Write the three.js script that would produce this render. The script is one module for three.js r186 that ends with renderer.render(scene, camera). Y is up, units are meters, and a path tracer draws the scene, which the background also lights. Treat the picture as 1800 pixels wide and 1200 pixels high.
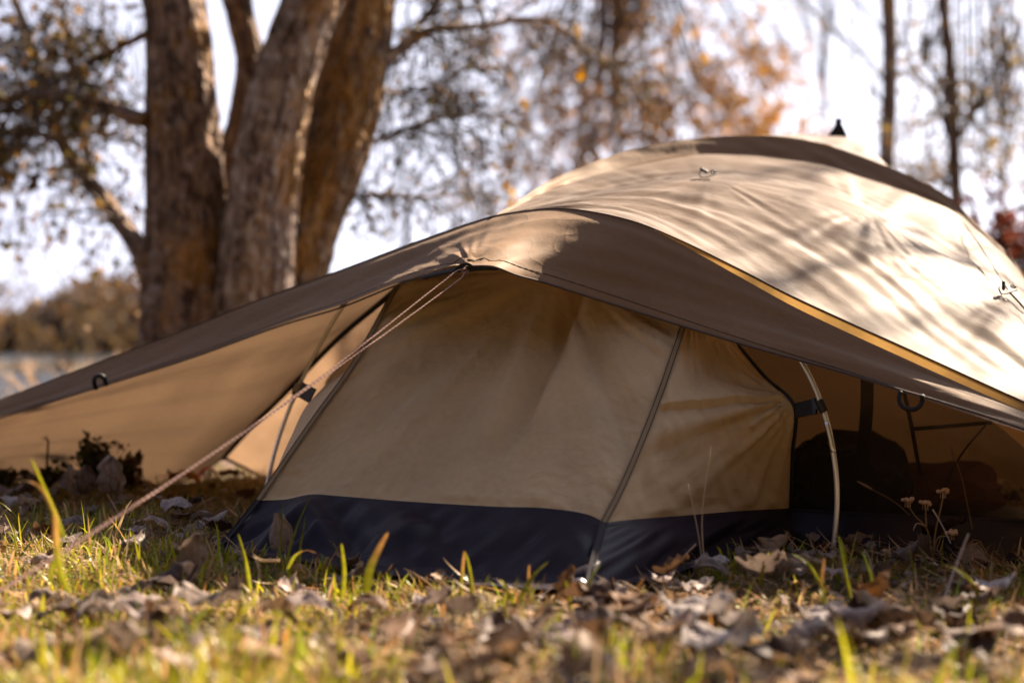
import * as THREE from 'three';
import { mergeGeometries } from 'three/addons/utils/BufferGeometryUtils.js';

// ---------------------------------------------------------------- camera, sky, sun, exposure
const scene = new THREE.Scene();
const camera = new THREE.PerspectiveCamera(26.99, 1024 / 682, 0.05, 600);
camera.position.set(0, 0.40, 0);
camera.lookAt(0, 0.40, -10);
camera.focus = 2.66;
camera.userData.fStop = 1.8;
const renderer = new THREE.WebGLRenderer({ antialias: true });
renderer.toneMapping = THREE.LinearToneMapping;
renderer.toneMappingExposure = 4.6;
renderer.shadowMap.enabled = true;

const SUN = new THREE.Vector3(0.62, 0.70, -0.68).normalize();
{ // hazy autumn sky: paler at the horizon, brighter round the sun
  const W = 256, H = 128, data = new Float32Array(W * H * 4);
  for (let j = 0; j < H; j++) for (let i = 0; i < W; i++) {
    const el = ((j + 0.5) / H - 0.5) * Math.PI, az = ((i + 0.5) / W - 0.5) * 2 * Math.PI;
    const v = new THREE.Vector3(Math.cos(el) * Math.cos(az), Math.sin(el), Math.cos(el) * Math.sin(az));
    const up = Math.max(0, v.y), ang = Math.acos(THREE.MathUtils.clamp(v.dot(SUN), -1, 1));
    const g = Math.exp(-Math.pow(ang / 0.95, 2)) * 0.74 * (0.14 + 0.86 * Math.pow(1 - up, 3)) + Math.exp(-Math.pow(ang / 0.25, 2)) * 0.8;
    const t = Math.pow(1 - up, 2.2);
    const k = (j * W + i) * 4;
    data[k] = 0.056 + 0.083 * t + g * 0.97;
    data[k + 1] = 0.062 + 0.082 * t + g * 0.98;
    data[k + 2] = 0.102 + 0.096 * t + g * 1.04;
    data[k + 3] = 1;
  }
  const sky = new THREE.DataTexture(data, W, H, THREE.RGBAFormat, THREE.FloatType);
  sky.mapping = THREE.EquirectangularReflectionMapping;
  sky.magFilter = THREE.LinearFilter;
  sky.needsUpdate = true;
  scene.background = sky;
  scene.environment = sky;
}
const sun = new THREE.DirectionalLight(new THREE.Color(1, 0.80, 0.60), 5);
sun.position.copy(SUN).multiplyScalar(20);
sun.castShadow = true;
sun.shadow.mapSize.set(4096, 4096);
Object.assign(sun.shadow.camera, { left: -8, right: 8, top: 8, bottom: -8, near: 1, far: 60 });
scene.add(sun, sun.target);

// ---------------------------------------------------------------- helpers
const V = (a) => new THREE.Vector3(a[0], a[1], a[2]);
function rng(seed) { let s = seed >>> 0; return () => { s = (s + 0x6D2B79F5) >>> 0; let t = s; t = Math.imul(t ^ (t >>> 15), t | 1); t ^= t + Math.imul(t ^ (t >>> 7), t | 61); return ((t ^ (t >>> 14)) >>> 0) / 4294967296; }; }
const hash = (x, y, z) => { let h = Math.imul(x, 374761393) ^ Math.imul(y, 668265263) ^ Math.imul(z, 2147483647 ^ 1274126177); h = Math.imul(h ^ (h >>> 13), 1274126177); return ((h ^ (h >>> 16)) >>> 0) / 4294967296; };
const fade = (t) => t * t * (3 - 2 * t);
function noise(x, y = 0, z = 0) { // -1..1
  const X = Math.floor(x), Y = Math.floor(y), Z = Math.floor(z), fx = fade(x - X), fy = fade(y - Y), fz = fade(z - Z);
  const l = (a, b, t) => a + (b - a) * t;
  const c = (i, j, k) => hash(X + i, Y + j, Z + k);
  return 2 * l(l(l(c(0, 0, 0), c(1, 0, 0), fx), l(c(0, 1, 0), c(1, 1, 0), fx), fy), l(l(c(0, 0, 1), c(1, 0, 1), fx), l(c(0, 1, 1), c(1, 1, 1), fx), fy), fz) - 1;
}
const fbm = (x, y, z, o = 4) => { let s = 0, a = 0.5; for (let i = 0; i < o; i++) { s += a * noise(x, y, z); x *= 2.03; y *= 2.03; z *= 2.03; a *= 0.5; } return s; };
const sstep = (a, b, x) => { const t = Math.min(1, Math.max(0, (x - a) / (b - a))); return t * t * (3 - 2 * t); };
const names = new Map();
function numbered(n) { const k = names.get(n) ?? 0; names.set(n, k + 1); return k ? `${n}_${String(k).padStart(3, '0')}` : n; }
function shade(o) { o.castShadow = o.receiveShadow = true; return o; }
function mesh(name, geometry, material, parent) { const m = shade(new THREE.Mesh(geometry, material)); m.name = parent === scene ? numbered(name) : name; parent.add(m); return m; }
function group(name, parent) { const g = new THREE.Group(); g.name = parent === scene ? numbered(name) : name; parent.add(g); return g; }
function tag(o, label, category, grp) { o.userData.label = label; o.userData.category = category; if (grp) o.userData.group = grp; return o; }
function kind(o, k, label, category) { o.userData.kind = k; if (label) o.userData.label = label; if (category) o.userData.category = category; return o; }
const C3 = (r, g, b) => new THREE.Color().setRGB(r, g, b);

// points of a smooth curve through control points, evenly spread by length
function smooth(pts, n, closed = false) { return new THREE.CatmullRomCurve3(pts.map((p) => Array.isArray(p) ? V(p) : p), closed, 'centripetal').getSpacedPoints(n); }

class Shape3 { // collects positions, uv, colours and triangles
  constructor() { this.p = []; this.uv = []; this.c = []; this.i = []; }
  get n() { return this.p.length / 3; }
  vert(p, u = 0, v = 0, c) { this.p.push(p.x, p.y, p.z); this.uv.push(u, v); if (c) this.c.push(c[0], c[1], c[2]); return this.n - 1; }
  tri(a, b, c) { this.i.push(a, b, c); }
  tube(pts, radii, segs = 6, col, cap = true) { // pts Vector3[], radii number or function(t) ; col function(t, angle, point) or array
    const n = pts.length, base = this.n; let nrm = null, len = 0;
    for (let k = 0; k < n; k++) {
      const t = k / (n - 1), tan = pts[Math.min(n - 1, k + 1)].clone().sub(pts[Math.max(0, k - 1)]).normalize();
      if (!nrm) nrm = Math.abs(tan.y) < 0.9 ? new THREE.Vector3(0, 1, 0).cross(tan).normalize() : new THREE.Vector3(1, 0, 0).cross(tan).normalize();
      nrm = nrm.sub(tan.clone().multiplyScalar(nrm.dot(tan))).normalize();
      const bin = tan.clone().cross(nrm);
      if (k) len += pts[k].distanceTo(pts[k - 1]);
      for (let s = 0; s <= segs; s++) {
        const a = (s / segs) * Math.PI * 2, r = typeof radii === 'function' ? radii(t, a, pts[k]) : Array.isArray(radii) ? radii[0] + (radii[1] - radii[0]) * t : radii;
        const q = pts[k].clone().addScaledVector(nrm, Math.cos(a) * r).addScaledVector(bin, Math.sin(a) * r);
        this.vert(q, (s / segs) * 6.28 * r, len, typeof col === 'function' ? col(t, a, q) : col);
      }
    }
    for (let k = 0; k < n - 1; k++) for (let s = 0; s < segs; s++) { const a = base + k * (segs + 1) + s, b = a + segs + 1; this.tri(a, a + 1, b); this.tri(a + 1, b + 1, b); }
    if (cap) for (const k of [0, n - 1]) {
      const c = this.vert(pts[k], 0, 0, typeof col === 'function' ? col(k ? 1 : 0, 0, pts[k]) : col), o = base + k * (segs + 1);
      for (let s = 0; s < segs; s++) k ? this.tri(c, o + s, o + s + 1) : this.tri(c, o + s + 1, o + s);
    }
    return this;
  }
  build() {
    const g = new THREE.BufferGeometry();
    g.setAttribute('position', new THREE.Float32BufferAttribute(this.p, 3));
    g.setAttribute('uv', new THREE.Float32BufferAttribute(this.uv, 2));
    if (this.c.length) g.setAttribute('color', new THREE.Float32BufferAttribute(this.c, 3));
    g.setIndex(this.i); g.computeVertexNormals(); return g;
  }
}
const tubeGeo = (pts, r, segs = 8, n = 40) => new Shape3().tube(smooth(pts, n), r, segs).build();

// Coons patch between four border curves (arrays of control points), pushed along its normal by bump(u, v, point)
function coons(bottom, top, left, right, nu, nv, bump, raw = false) {
  const B = smooth(bottom, nu), T = smooth(top, nu), L = smooth(left, nv), R = smooth(right, nv), P = [];
  for (let j = 0; j <= nv; j++) for (let i = 0; i <= nu; i++) {
    const u = i / nu, v = j / nv;
    const p = new THREE.Vector3().addScaledVector(B[i], 1 - v).addScaledVector(T[i], v).addScaledVector(L[j], 1 - u).addScaledVector(R[j], u)
      .addScaledVector(B[0], -(1 - u) * (1 - v)).addScaledVector(B[nu], -u * (1 - v)).addScaledVector(T[0], -(1 - u) * v).addScaledVector(T[nu], -u * v);
    P.push(p);
  }
  return sheet(P, nu, nv, bump, raw);
}
// sheet through several long curves, one after the other
function loft(curves, nu, nv, bump) {
  const S = curves.map((c) => smooth(c, nu)), P = [];
  for (let i = 0; i <= nu; i++) {
    const col = new THREE.CatmullRomCurve3(S.map((s) => s[i].clone()), false, 'centripetal');
    const m = S.length - 1;
    for (let j = 0; j <= nv; j++) P[j * (nu + 1) + i] = m === 1 ? S[0][i].clone().lerp(S[1][i], j / nv) : col.getPoint(j / nv);
  }
  return sheet(P, nu, nv, bump);
}
function sheet(P, nu, nv, bump, raw) {
  const w = nu + 1;
  if (bump) {
    const Q = P.map((p) => p.clone());
    for (let j = 0; j <= nv; j++) for (let i = 0; i <= nu; i++) {
      const a = Q[j * w + Math.min(nu, i + 1)].clone().sub(Q[j * w + Math.max(0, i - 1)]), b = Q[Math.min(nv, j + 1) * w + i].clone().sub(Q[Math.max(0, j - 1) * w + i]);
      const n = a.cross(b).normalize(), d = bump(i / nu, j / nv, Q[j * w + i]);
      P[j * w + i].addScaledVector(n, d);
    }
  }
  const uv = [], pos = [], idx = [];
  let lu = 0, lv = 0;
  for (let i = 0; i < nu; i++) lu += P[(nv >> 1) * w + i].distanceTo(P[(nv >> 1) * w + i + 1]);
  for (let j = 0; j < nv; j++) lv += P[j * w + (nu >> 1)].distanceTo(P[(j + 1) * w + (nu >> 1)]);
  for (let j = 0; j <= nv; j++) for (let i = 0; i <= nu; i++) { const p = P[j * w + i]; pos.push(p.x, p.y, p.z); uv.push(i / nu * lu, j / nv * lv); }
  for (let j = 0; j < nv; j++) for (let i = 0; i < nu; i++) { const a = j * w + i; idx.push(a, a + 1, a + w, a + 1, a + w + 1, a + w); }
  const g = new THREE.BufferGeometry();
  g.setAttribute('position', new THREE.Float32BufferAttribute(pos, 3)); g.setAttribute('uv', new THREE.Float32BufferAttribute(uv, 2)); g.setIndex(idx); g.computeVertexNormals();
  return g;
}
// flat ribbon of a given width along a curve, lying across `side`
function ribbon(pts, width, side, n = 30, thick = 0.0012) {
  const s = new Shape3(), c = smooth(pts, n), d = V(side).normalize();
  c.forEach((p, k) => {
    const tan = c[Math.min(n, k + 1)].clone().sub(c[Math.max(0, k - 1)]).normalize();
    const w = d.clone().sub(tan.clone().multiplyScalar(d.dot(tan))).normalize().multiplyScalar(width / 2), o = tan.clone().cross(w).normalize().multiplyScalar(thick / 2);
    s.vert(p.clone().add(w).add(o), 0, k); s.vert(p.clone().sub(w).add(o), 1, k); s.vert(p.clone().sub(w).sub(o), 1, k); s.vert(p.clone().add(w).sub(o), 0, k);
  });
  for (let k = 0; k < n; k++) for (let e = 0; e < 4; e++) { const a = k * 4 + e, b = k * 4 + (e + 1) % 4; s.tri(a, b, a + 4); s.tri(b, b + 4, a + 4); }
  const g = s.build(), flat = g.toNonIndexed(); flat.computeVertexNormals(); return flat;
}

function greyTexture(W, H, f, srgb = false) {
  const d = new Uint8Array(W * H * 4);
  for (let j = 0; j < H; j++) for (let i = 0; i < W; i++) { const c = f(i / W, j / H), k = (j * W + i) * 4; const a = Array.isArray(c) ? c : [c, c, c]; for (let q = 0; q < 3; q++) d[k + q] = Math.max(0, Math.min(255, a[q] * 255)); d[k + 3] = 255; }
  const t = new THREE.DataTexture(d, W, H, THREE.RGBAFormat, THREE.UnsignedByteType);
  t.wrapS = t.wrapT = THREE.RepeatWrapping; t.magFilter = THREE.LinearFilter; t.minFilter = THREE.LinearMipmapLinearFilter; t.generateMipmaps = true;
  if (srgb) t.colorSpace = THREE.SRGBColorSpace; t.needsUpdate = true; return t;
}
// tiling noise for textures
const tnoise = (u, v, n, s) => { const x = u * n, y = v * n, X = Math.floor(x), Y = Math.floor(y), fx = fade(x - X), fy = fade(y - Y), c = (i, j) => hash(((X + i) % n + n) % n, ((Y + j) % n + n) % n, s); return (c(0, 0) * (1 - fx) + c(1, 0) * fx) * (1 - fy) + (c(0, 1) * (1 - fx) + c(1, 1) * fx) * fy; };

// ---------------------------------------------------------------- materials
// fine creases of packed tent cloth, and its weave
const clothBump = greyTexture(512, 512, (u, v) => {
  const cr = (n, s) => 1 - Math.abs(2 * tnoise(u + 0.05 * tnoise(u, v, 6, s + 9), v + 0.05 * tnoise(u, v, 5, s + 4), n, s) - 1);
  return 0.16 * Math.pow(cr(5, 3), 6) + 0.12 * Math.pow(cr(11, 7), 6) + 0.25 * tnoise(u, v, 9, 5) + 0.15 * tnoise(u, v, 30, 11) + 0.05 * tnoise(u, v, 128, 2);
});
const clothTint = greyTexture(256, 256, (u, v) => 0.90 + 0.07 * tnoise(u, v, 8, 21) + 0.03 * tnoise(u, v, 64, 22), true);
function cloth(rgb, o = {}) {
  const b = clothBump.clone(); b.repeat.set(o.rep ?? 2.2, o.rep ?? 2.2); b.needsUpdate = true;
  const t = clothTint.clone(); t.repeat.set(1.7, 1.7); t.needsUpdate = true;
  return new THREE.MeshPhysicalMaterial({ color: C3(...rgb), map: t, roughness: 1, specularIntensity: 0.3, transmission: o.through ?? 0.4, thickness: 0, clearcoat: o.coat ?? 0.7, clearcoatRoughness: o.coatRough ?? 0.42, bumpMap: b, bumpScale: o.bump ?? 0.004, side: THREE.DoubleSide });
}
const FLY = [0.232, 0.150, 0.090];
const M = {
  fly: cloth(FLY, { through: 0.55, bump: 0.003, coat: 0.52, coatRough: 0.5 }),
  flyDouble: cloth(FLY, { through: 0.03, bump: 0.004, coat: 0.25, coatRough: 0.6 }), // two layers: the hem band is turned under
  wing: cloth(FLY, { through: 0.2, bump: 0.0022, coat: 0.75, coatRough: 0.5 }), // coated side wing lets less light through
  strip: cloth([0.38, 0.23, 0.075], { through: 0.85, bump: 0.001, coat: 0.2 }),  // same cloth as the fly; glow of sun behind it put into the golder colour
  inner: cloth([0.72, 0.535, 0.315], { through: 0.27, bump: 0.0055, coat: 0.2, coatRough: 0.55 }),
  skirt: cloth([0.011, 0.0065, 0.019], { through: 0.04, bump: 0.006, coat: 0.4, coatRough: 0.4 }),
  webbing: new THREE.MeshStandardMaterial({ color: C3(0.008, 0.008, 0.012), roughness: 0.75 }),
  thread: new THREE.MeshStandardMaterial({ color: C3(0.03, 0.024, 0.022), roughness: 0.9 }),
  hem: new THREE.MeshStandardMaterial({ color: C3(0.07, 0.05, 0.045), roughness: 0.85 }),
  plastic: new THREE.MeshStandardMaterial({ color: C3(0.01, 0.01, 0.011), roughness: 0.4 }),
  pole: new THREE.MeshStandardMaterial({ color: C3(0.85, 0.84, 0.83), metalness: 0.65, roughness: 0.26 }),
  metal: new THREE.MeshStandardMaterial({ color: C3(0.75, 0.76, 0.80), metalness: 1, roughness: 0.28 }),
  netting: new THREE.MeshStandardMaterial({ color: C3(0.022, 0.014, 0.008), roughness: 1, transparent: true, opacity: 0.68, side: THREE.DoubleSide }),
  cord: new THREE.MeshStandardMaterial({ color: C3(0.46, 0.30, 0.24), roughness: 0.85 }),
  cordDark: new THREE.MeshStandardMaterial({ color: C3(0.20, 0.11, 0.10), roughness: 0.85 }),
  redCord: new THREE.MeshStandardMaterial({ color: C3(0.55, 0.05, 0.05), roughness: 0.8 }),
};

// ---------------------------------------------------------------- the setting: ground, lake, far shore
const shoreAt = (x) => 8.3 + 1.3 * Math.pow(Math.max(0, x + 0.6), 1.35);
function groundY(x, z) {
  const d = -z, s = shoreAt(x);
  let y = 0.022 * fbm(x * 1.6, 0, z * 1.6, 3) + 0.010 * noise(x * 9, 3, z * 9);
  y -= 1.1 * sstep(s - 1.0, s + 3.5, d) ;
  y += 2.2 * sstep(90, 110, d) + 3.2 * sstep(110, 190, d);
  return y;
}
{
  const xs = [], zs = [];
  for (let i = -90; i <= 90; i++) xs.push(Math.sign(i) * (Math.abs(i) * 0.03 + Math.pow(Math.abs(i) / 90, 5) * 170));
  for (let i = 0; i <= 170; i++) zs.push(2.5 - i * 0.05 - Math.pow(i / 170, 6) * 210);
  zs.unshift(60, 15); 
  const nu = xs.length - 1, nv = zs.length - 1, P = [];
  for (const z of zs) for (const x of xs) P.push(new THREE.Vector3(x, groundY(x, z), z));
  const g = sheet(P.reverse(), nu, nv);
  const uv = g.attributes.uv, po = g.attributes.position;
  for (let i = 0; i < po.count; i++) uv.setXY(i, po.getX(i), po.getZ(i));
  const soil = greyTexture(512, 512, (u, v) => {
    const a = tnoise(u, v, 7, 1), b = tnoise(u, v, 40, 2), c = tnoise(u, v, 128, 3), s = 0.55 + 0.5 * b + 0.4 * c;
    return [(0.30 + 0.08 * a) * s, (0.235 + 0.09 * a) * s, (0.15 + 0.03 * a) * s];
  }, true);
  const bump = greyTexture(512, 512, (u, v) => 0.5 * tnoise(u, v, 50, 6) + 0.5 * tnoise(u, v, 160, 7));
  const m = mesh('ground', g, new THREE.MeshStandardMaterial({ map: soil, roughness: 0.95, bumpMap: bump, bumpScale: 0.02, side: THREE.DoubleSide }), scene);
  kind(m, 'structure', 'leaf-strewn meadow soil under the grass running down to the lake', 'ground');
  // lake
  const wave = greyTexture(256, 256, (u, v) => 0.6 * tnoise(u, v, 9, 3) + 0.4 * tnoise(u, v, 23, 4)); wave.repeat.set(0.7, 2.2);
  const lk = new THREE.PlaneGeometry(340, 116, 1, 1); lk.rotateX(-Math.PI / 2); lk.translate(0, -0.45, -66);
  const luv = lk.attributes.uv, lp = lk.attributes.position; for (let i = 0; i < lp.count; i++) luv.setXY(i, lp.getX(i), lp.getZ(i));
  const lake = mesh('lake', lk, new THREE.MeshPhysicalMaterial({ color: C3(0.03, 0.04, 0.045), roughness: 0.36, specularIntensity: 1, bumpMap: wave, bumpScale: 1.6 }), scene);
  kind(lake, 'structure', 'pale lake water glinting behind the tent at the left', 'lake');
}

// ---------------------------------------------------------------- the tent
const tent = group('tent', scene);
tag(tent, 'taupe and tan two-layer tent with navy skirt pitched on the autumn grass', 'tent');
const rainfly = group('rainfly', tent), innerTent = group('inner_tent', tent);

// border curves in metres (x, y up, z)
const ridgeLeft = [[-2.0794, -0.0008, -3.42], [-1.704, 0.0904, -3.55], [-1.3032, 0.2509, -3.62], [-0.9716, 0.3625, -3.47], [-0.7666, 0.4311, -3.38], [-0.6164, 0.4845, -3.3], [-0.384, 0.56, -3.2], [-0.1984, 0.6195, -3.1], [-0.0399, 0.6646, -3.02]];
const ridgeRight = [[-0.0399, 0.6646, -3.02], [0.0238, 0.6718, -2.98], [0.0917, 0.674, -2.94], [0.1624, 0.6633, -2.9], [0.2508, 0.6371, -2.85], [0.336, 0.596, -2.8], [0.4368, 0.5376, -2.73], [0.532, 0.4798, -2.66], [0.714, 0.3837, -2.55], [0.8856, 0.2947, -2.46], [1.1232, 0.1754, -2.34], [1.334, 0.0228, -2.3]];
const frontEdge = [[-2.0429, -0.0005, -3.36], [-1.6656, 0.078, -3.47], [-1.2708, 0.2094, -3.53], [-0.9436, 0.3029, -3.37], [-0.7439, 0.3606, -3.28], [-0.5008, 0.4376, -3.13], [-0.3672, 0.4715, -3.03], [-0.232, 0.516, -2.9], [-0.144, 0.5352, -2.77], [-0.0869, 0.5389, -2.65], [-0.0392, 0.5399, -2.65], [0.0076, 0.5264, -2.7], [0.0528, 0.5166, -2.75], [0.1546, 0.485, -2.76], [0.3216, 0.4289, -2.68], [0.4503, 0.3865, -2.6], [0.5761, 0.3492, -2.54], [0.6775, 0.3157, -2.48], [0.7486, 0.2926, -2.44], [0.8532, 0.254, -2.37], [1.0944, 0.1446, -2.28], [1.3108, 0.0203, -2.26]];
// lower edge of the single-layer strip that runs beside the ridge seam
const stripRight = [[0.2616, 0.6309, -2.844], [0.3352, 0.5888, -2.793], [0.4355, 0.5241, -2.722], [0.5302, 0.4626, -2.651], [0.7109, 0.3655, -2.539], [0.882, 0.2795, -2.45], [1.1208, 0.1646, -2.335], [1.3323, 0.0215, -2.297]];
const archFar = [[-0.0399, 0.6646, -3.02], [0.0256, 0.7238, -3.2], [0.0799, 0.7716, -3.33], [0.1862, 0.834, -3.5], [0.2896, 0.8836, -3.62], [0.4464, 0.9268, -3.72], [0.552, 0.9429, -3.76], [0.6653, 0.9489, -3.78], [0.8038, 0.9293, -3.77], [0.9, 0.895, -3.75], [0.9925, 0.8524, -3.72], [1.1096, 0.7767, -3.65], [1.1742, 0.6936, -3.58], [1.2362, 0.5988, -3.5], [1.292, 0.4544, -3.4], [1.365, 0.192, -3.25], [1.4112, 0.022, -3.15]];
const archFarLower = [[-0.0398, 0.6617, -3.015], [0.0254, 0.7081, -3.17], [0.079, 0.7461, -3.29], [0.1841, 0.7986, -3.46], [0.2864, 0.8382, -3.58], [0.4416, 0.8799, -3.68], [0.5461, 0.891, -3.72], [0.6582, 0.8907, -3.74], [0.7952, 0.8715, -3.73], [0.8904, 0.8407, -3.71], [0.9818, 0.8048, -3.68], [1.1005, 0.7446, -3.62], [1.1677, 0.6777, -3.56], [1.2309, 0.5882, -3.485], [1.2882, 0.4461, -3.39], [1.3608, 0.1888, -3.24], [1.4067, 0.0207, -3.14]];
const archMid = [[-0.0398, 0.6632, -3.018], [0.0366, 0.6843, -3.05], [0.124, 0.7112, -3.1], [0.2552, 0.7471, -3.19], [0.3651, 0.7716, -3.26], [0.4554, 0.7828, -3.3], [0.5693, 0.7734, -3.31], [0.6975, 0.7474, -3.29], [0.8165, 0.6981, -3.24], [0.9101, 0.6212, -3.16], [0.9856, 0.5528, -3.08], [1.05, 0.496, -3], [1.1368, 0.3884, -2.9], [1.232, 0.2432, -2.8], [1.3926, 0.0301, -2.72]];

// fans of creases that run out from a point where the cloth is pulled
function fan(p, c, count, reach, seed) {
  const dx = p.x - c[0], dy = p.y - c[1], dz = p.z - c[2], r = Math.sqrt(dx * dx + dy * dy + dz * dz), a = Math.atan2(dx, dz);
  return noise(a * count / 6.28 * 4, seed, r * 0.35) * sstep(0.0, 0.32, r) * Math.exp(-r / reach);
}
const clipA = [0.4554, 0.7828, -3.3], clipB = [0.8165, 0.6981, -3.24], clipC = [1.05, 0.496, -3], clipD = [0.66, 0.7366, -3.3];
const mainBump = (u, v, p) => {
  const w = Math.sin(Math.PI * Math.min(1, v * 1.02));
  const e = sstep(0, 0.06, v) * sstep(1, 0.94, v);
  let d = 0, ws = 1e-6;
  for (const [c, n, amp, seed] of [[clipB, 17, 0.0065, 3], [clipC, 16, 0.009, 5], [clipA, 15, 0.005, 7]]) { const w2 = Math.exp(-Math.hypot(p.x - c[0], p.y - c[1], p.z - c[2]) / 0.05); d += w2 * amp * fan(p, c, n, 0.36, seed); ws += w2; }
  d /= ws;
  d += 0.012 * noise(u * 4 + v * 1.5, v * 2.6) * w + 0.006 * noise(u * 13 + v * 9, v * 2.2 - u * 2, 4) * w + 0.0025 * noise(u * 30 + v * 16, v * 4, 6) * w + 0.0006 * noise(u * 50, v * 30, 8);
  return d * e;
};
{
  const lower = loft([[...ridgeRight.slice(0, 5), ...stripRight.slice(1)], archMid], 260, 90, (u, v, p) => mainBump(u, v, p) * 1.0 + 0.004 * Math.sin(Math.PI * v) * sstep(0, 0.2, u));
  mesh('main_panel', lower, M.fly, rainfly);
  const upper = loft([archMid, archFarLower], 220, 46, (u, v, p) => 0.7 * mainBump(u, v, p) - 0.014 * Math.sin(Math.PI * v) * sstep(0, 0.2, u));
  mesh('upper_panel', upper, M.fly, rainfly);
  mesh('arch_band', loft([archFarLower, archFar], 160, 6, (u, v) => 0.003 * noise(u * 40, v * 3)), M.flyDouble, rainfly);
  // overhanging awning in front of the hoop, pulled to a point by the guy line
  const ridgeAll = [...ridgeLeft.slice(0, -1), ...ridgeRight];
  const guyPoint = [-0.0742, 0.5399, -2.65];
  const awningTop = [...ridgeLeft.slice(0, -1), ...ridgeRight.slice(0, 5), ...stripRight.slice(1)];
  const N = 420, A = smooth(awningTop, N), Bq = smooth(frontEdge, N), P = [], nv = 40;
  // match the two long borders by their share of length left and right of the peak
  for (let j = 0; j <= nv; j++) for (let i = 0; i <= N; i++) P.push(Bq[i].clone().lerp(A[i], j / nv));
  const awning = sheet(P, N, nv, (u, v, p) => {
    const dx = p.x - guyPoint[0], dy = p.y - guyPoint[1], dz = p.z - guyPoint[2], r = Math.hypot(dx, dy, dz), a = Math.atan2(dy, dx);
    const free = sstep(1, 0.85, v);
    let d = 0.010 * noise(a * 5.5, 2.2, r * 1.5) * Math.exp(-r / 0.22) * sstep(0, 0.05, r);
    d += free * (0.006 * noise(u * 9 - v * 1.2, v * 2.2, 3) + 0.003 * noise(u * 26 - v * 4, v * 5, 6));
    return d * free;
  });
  const awn = mesh('awning', awning, M.flyDouble, rainfly);
  { const pos = awning.attributes.position, nor = awning.attributes.normal, row = []; // stitched line of the turned-under hem
    for (let i = 0; i <= N; i++) { const k = 4 * (N + 1) + i, q = new THREE.Vector3().fromBufferAttribute(pos, k), n = new THREE.Vector3().fromBufferAttribute(nor, k); row.push(q.addScaledVector(n, n.z < 0 ? -0.0006 : 0.0006)); }
    mesh('hem_stitching', new Shape3().tube(row, (t) => 0.0004 + 0.0003 * (Math.round(t * N) % 2), 4).build(), M.thread, awn); }
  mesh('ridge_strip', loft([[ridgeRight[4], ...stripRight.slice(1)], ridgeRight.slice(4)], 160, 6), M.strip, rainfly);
  // left wing of the fly, seen from inside
  const seam = [[-0.8315, 0.0671, -4.1], [-0.7231, 0.1642, -3.93], [-0.6, 0.265, -3.75], [-0.4206, 0.4139, -3.47], [-0.2878, 0.5046, -3.27], [-0.1753, 0.5878, -3.13], [-0.0399, 0.6633, -3.02]];
  const hemLeft = [[-2.0976, -0.0112, -3.45], [-1.776, -0.0026, -3.7], [-1.404, -0.0025, -3.9], [-1.185, -0.0029, -3.95], [-1.0274, -0.0018, -3.97], [-0.9711, -0.0012, -3.98], [-0.9117, 0.0109, -4.02], [-0.8677, 0.0386, -4.07], [-0.8315, 0.0671, -4.1]];
  const fold = (k) => (u, v) => { const e = Math.sin(Math.PI * v) * sstep(0, 0.05, u) * sstep(1, 0.95, u); return e * (0.026 * noise(k + v * 7 + u * 1.5, u * 1.3) + 0.010 * noise(k + v * 19 + u * 3, u * 2.5, 5)); };
  mesh('left_wing', coons(hemLeft, ridgeLeft, [hemLeft[0], ridgeLeft[0]], seam, 120, 60, fold(3)), M.wing, rainfly);
  const hemBack = [[-0.8315, 0.0671, -4.1], [-0.7802, 0.0331, -4.15], [-0.7274, 0.0002, -4.2], [-0.5875, -0.0078, -4.32], [-0.36, -0.0068, -4.5], [0, -0.007, -4.8], [0.396, -0.0079, -4.95]];
  const backRib = [[0.396, -0.0079, -4.95], [0.4462, 0.3224, -4.85], [0.4928, 0.7168, -4.4], [0.552, 0.9429, -3.76]];
  mesh('left_wall', coons(hemBack, archFar.slice(0, 7), seam, backRib, 90, 60, fold(11)), M.fly, rainfly);
  const hemRear = [[0.396, -0.0079, -4.95], [0.996, -0.0044, -4.98], [1.455, -0.0035, -4.85], [1.653, -0.0054, -4.35], [1.5552, -0.0032, -3.6], [1.4246, -0.0007, -3.18]];
  mesh('rear_wall', coons(hemRear, archFar.slice(6), backRib, [[1.4246, -0.0007, -3.18], [1.4112, 0.022, -3.15]], 90, 60, fold(17)), M.fly, rainfly);
  // right end, where main and upper panel come down to the grass
  const endHem = [[1.334, 0.0182, -2.3], [1.372, 0.0178, -2.45], [1.3926, 0.0083, -2.72], [1.416, 0.01, -3], [1.4112, 0.0144, -3.15]];
  const endTop = [[1.334, 0.0228, -2.3], [1.3926, 0.0301, -2.72], [1.4112, 0.022, -3.15]];
  mesh('end_hem', loft([endHem, endTop], 40, 4), M.fly, rainfly);
  // raised vent behind the far arch with its webbing tab
  const ventBase = archFar.slice(7, 11), ventTop = [[0.667, 0.9503, -3.79], [0.8, 0.9808, -4], [0.9324, 1.0082, -4.2], [0.9959, 1.006, -4.22], [1.0405, 0.8727, -3.9]];
  const vent = mesh('vent', coons(ventBase, ventTop, [ventBase[0], ventTop[0]], [ventBase[3], ventTop[4]], 40, 12, (u, v) => 0.003 * noise(u * 12, v * 4)), M.fly, rainfly);
  mesh('vent_back', coons([[0.8096, 0.952, -4.6], [1.0434, 0.9076, -4.7], [1.2006, 0.832, -4.5]], ventTop, [[0.8096, 0.952, -4.6], [0.667, 0.9503, -3.79]], [[1.2006, 0.832, -4.5], [1.0405, 0.8727, -3.9]], 24, 12), M.fly, rainfly);
  const tab = mesh('vent_tab', ribbon([[0.9666, 1.0046, -4.21], [0.9643, 1.0283, -4.2], [0.966, 1.0586, -4.2]], 0.019, [1, 0, 0], 10, 0.004), M.webbing, tent);
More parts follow.
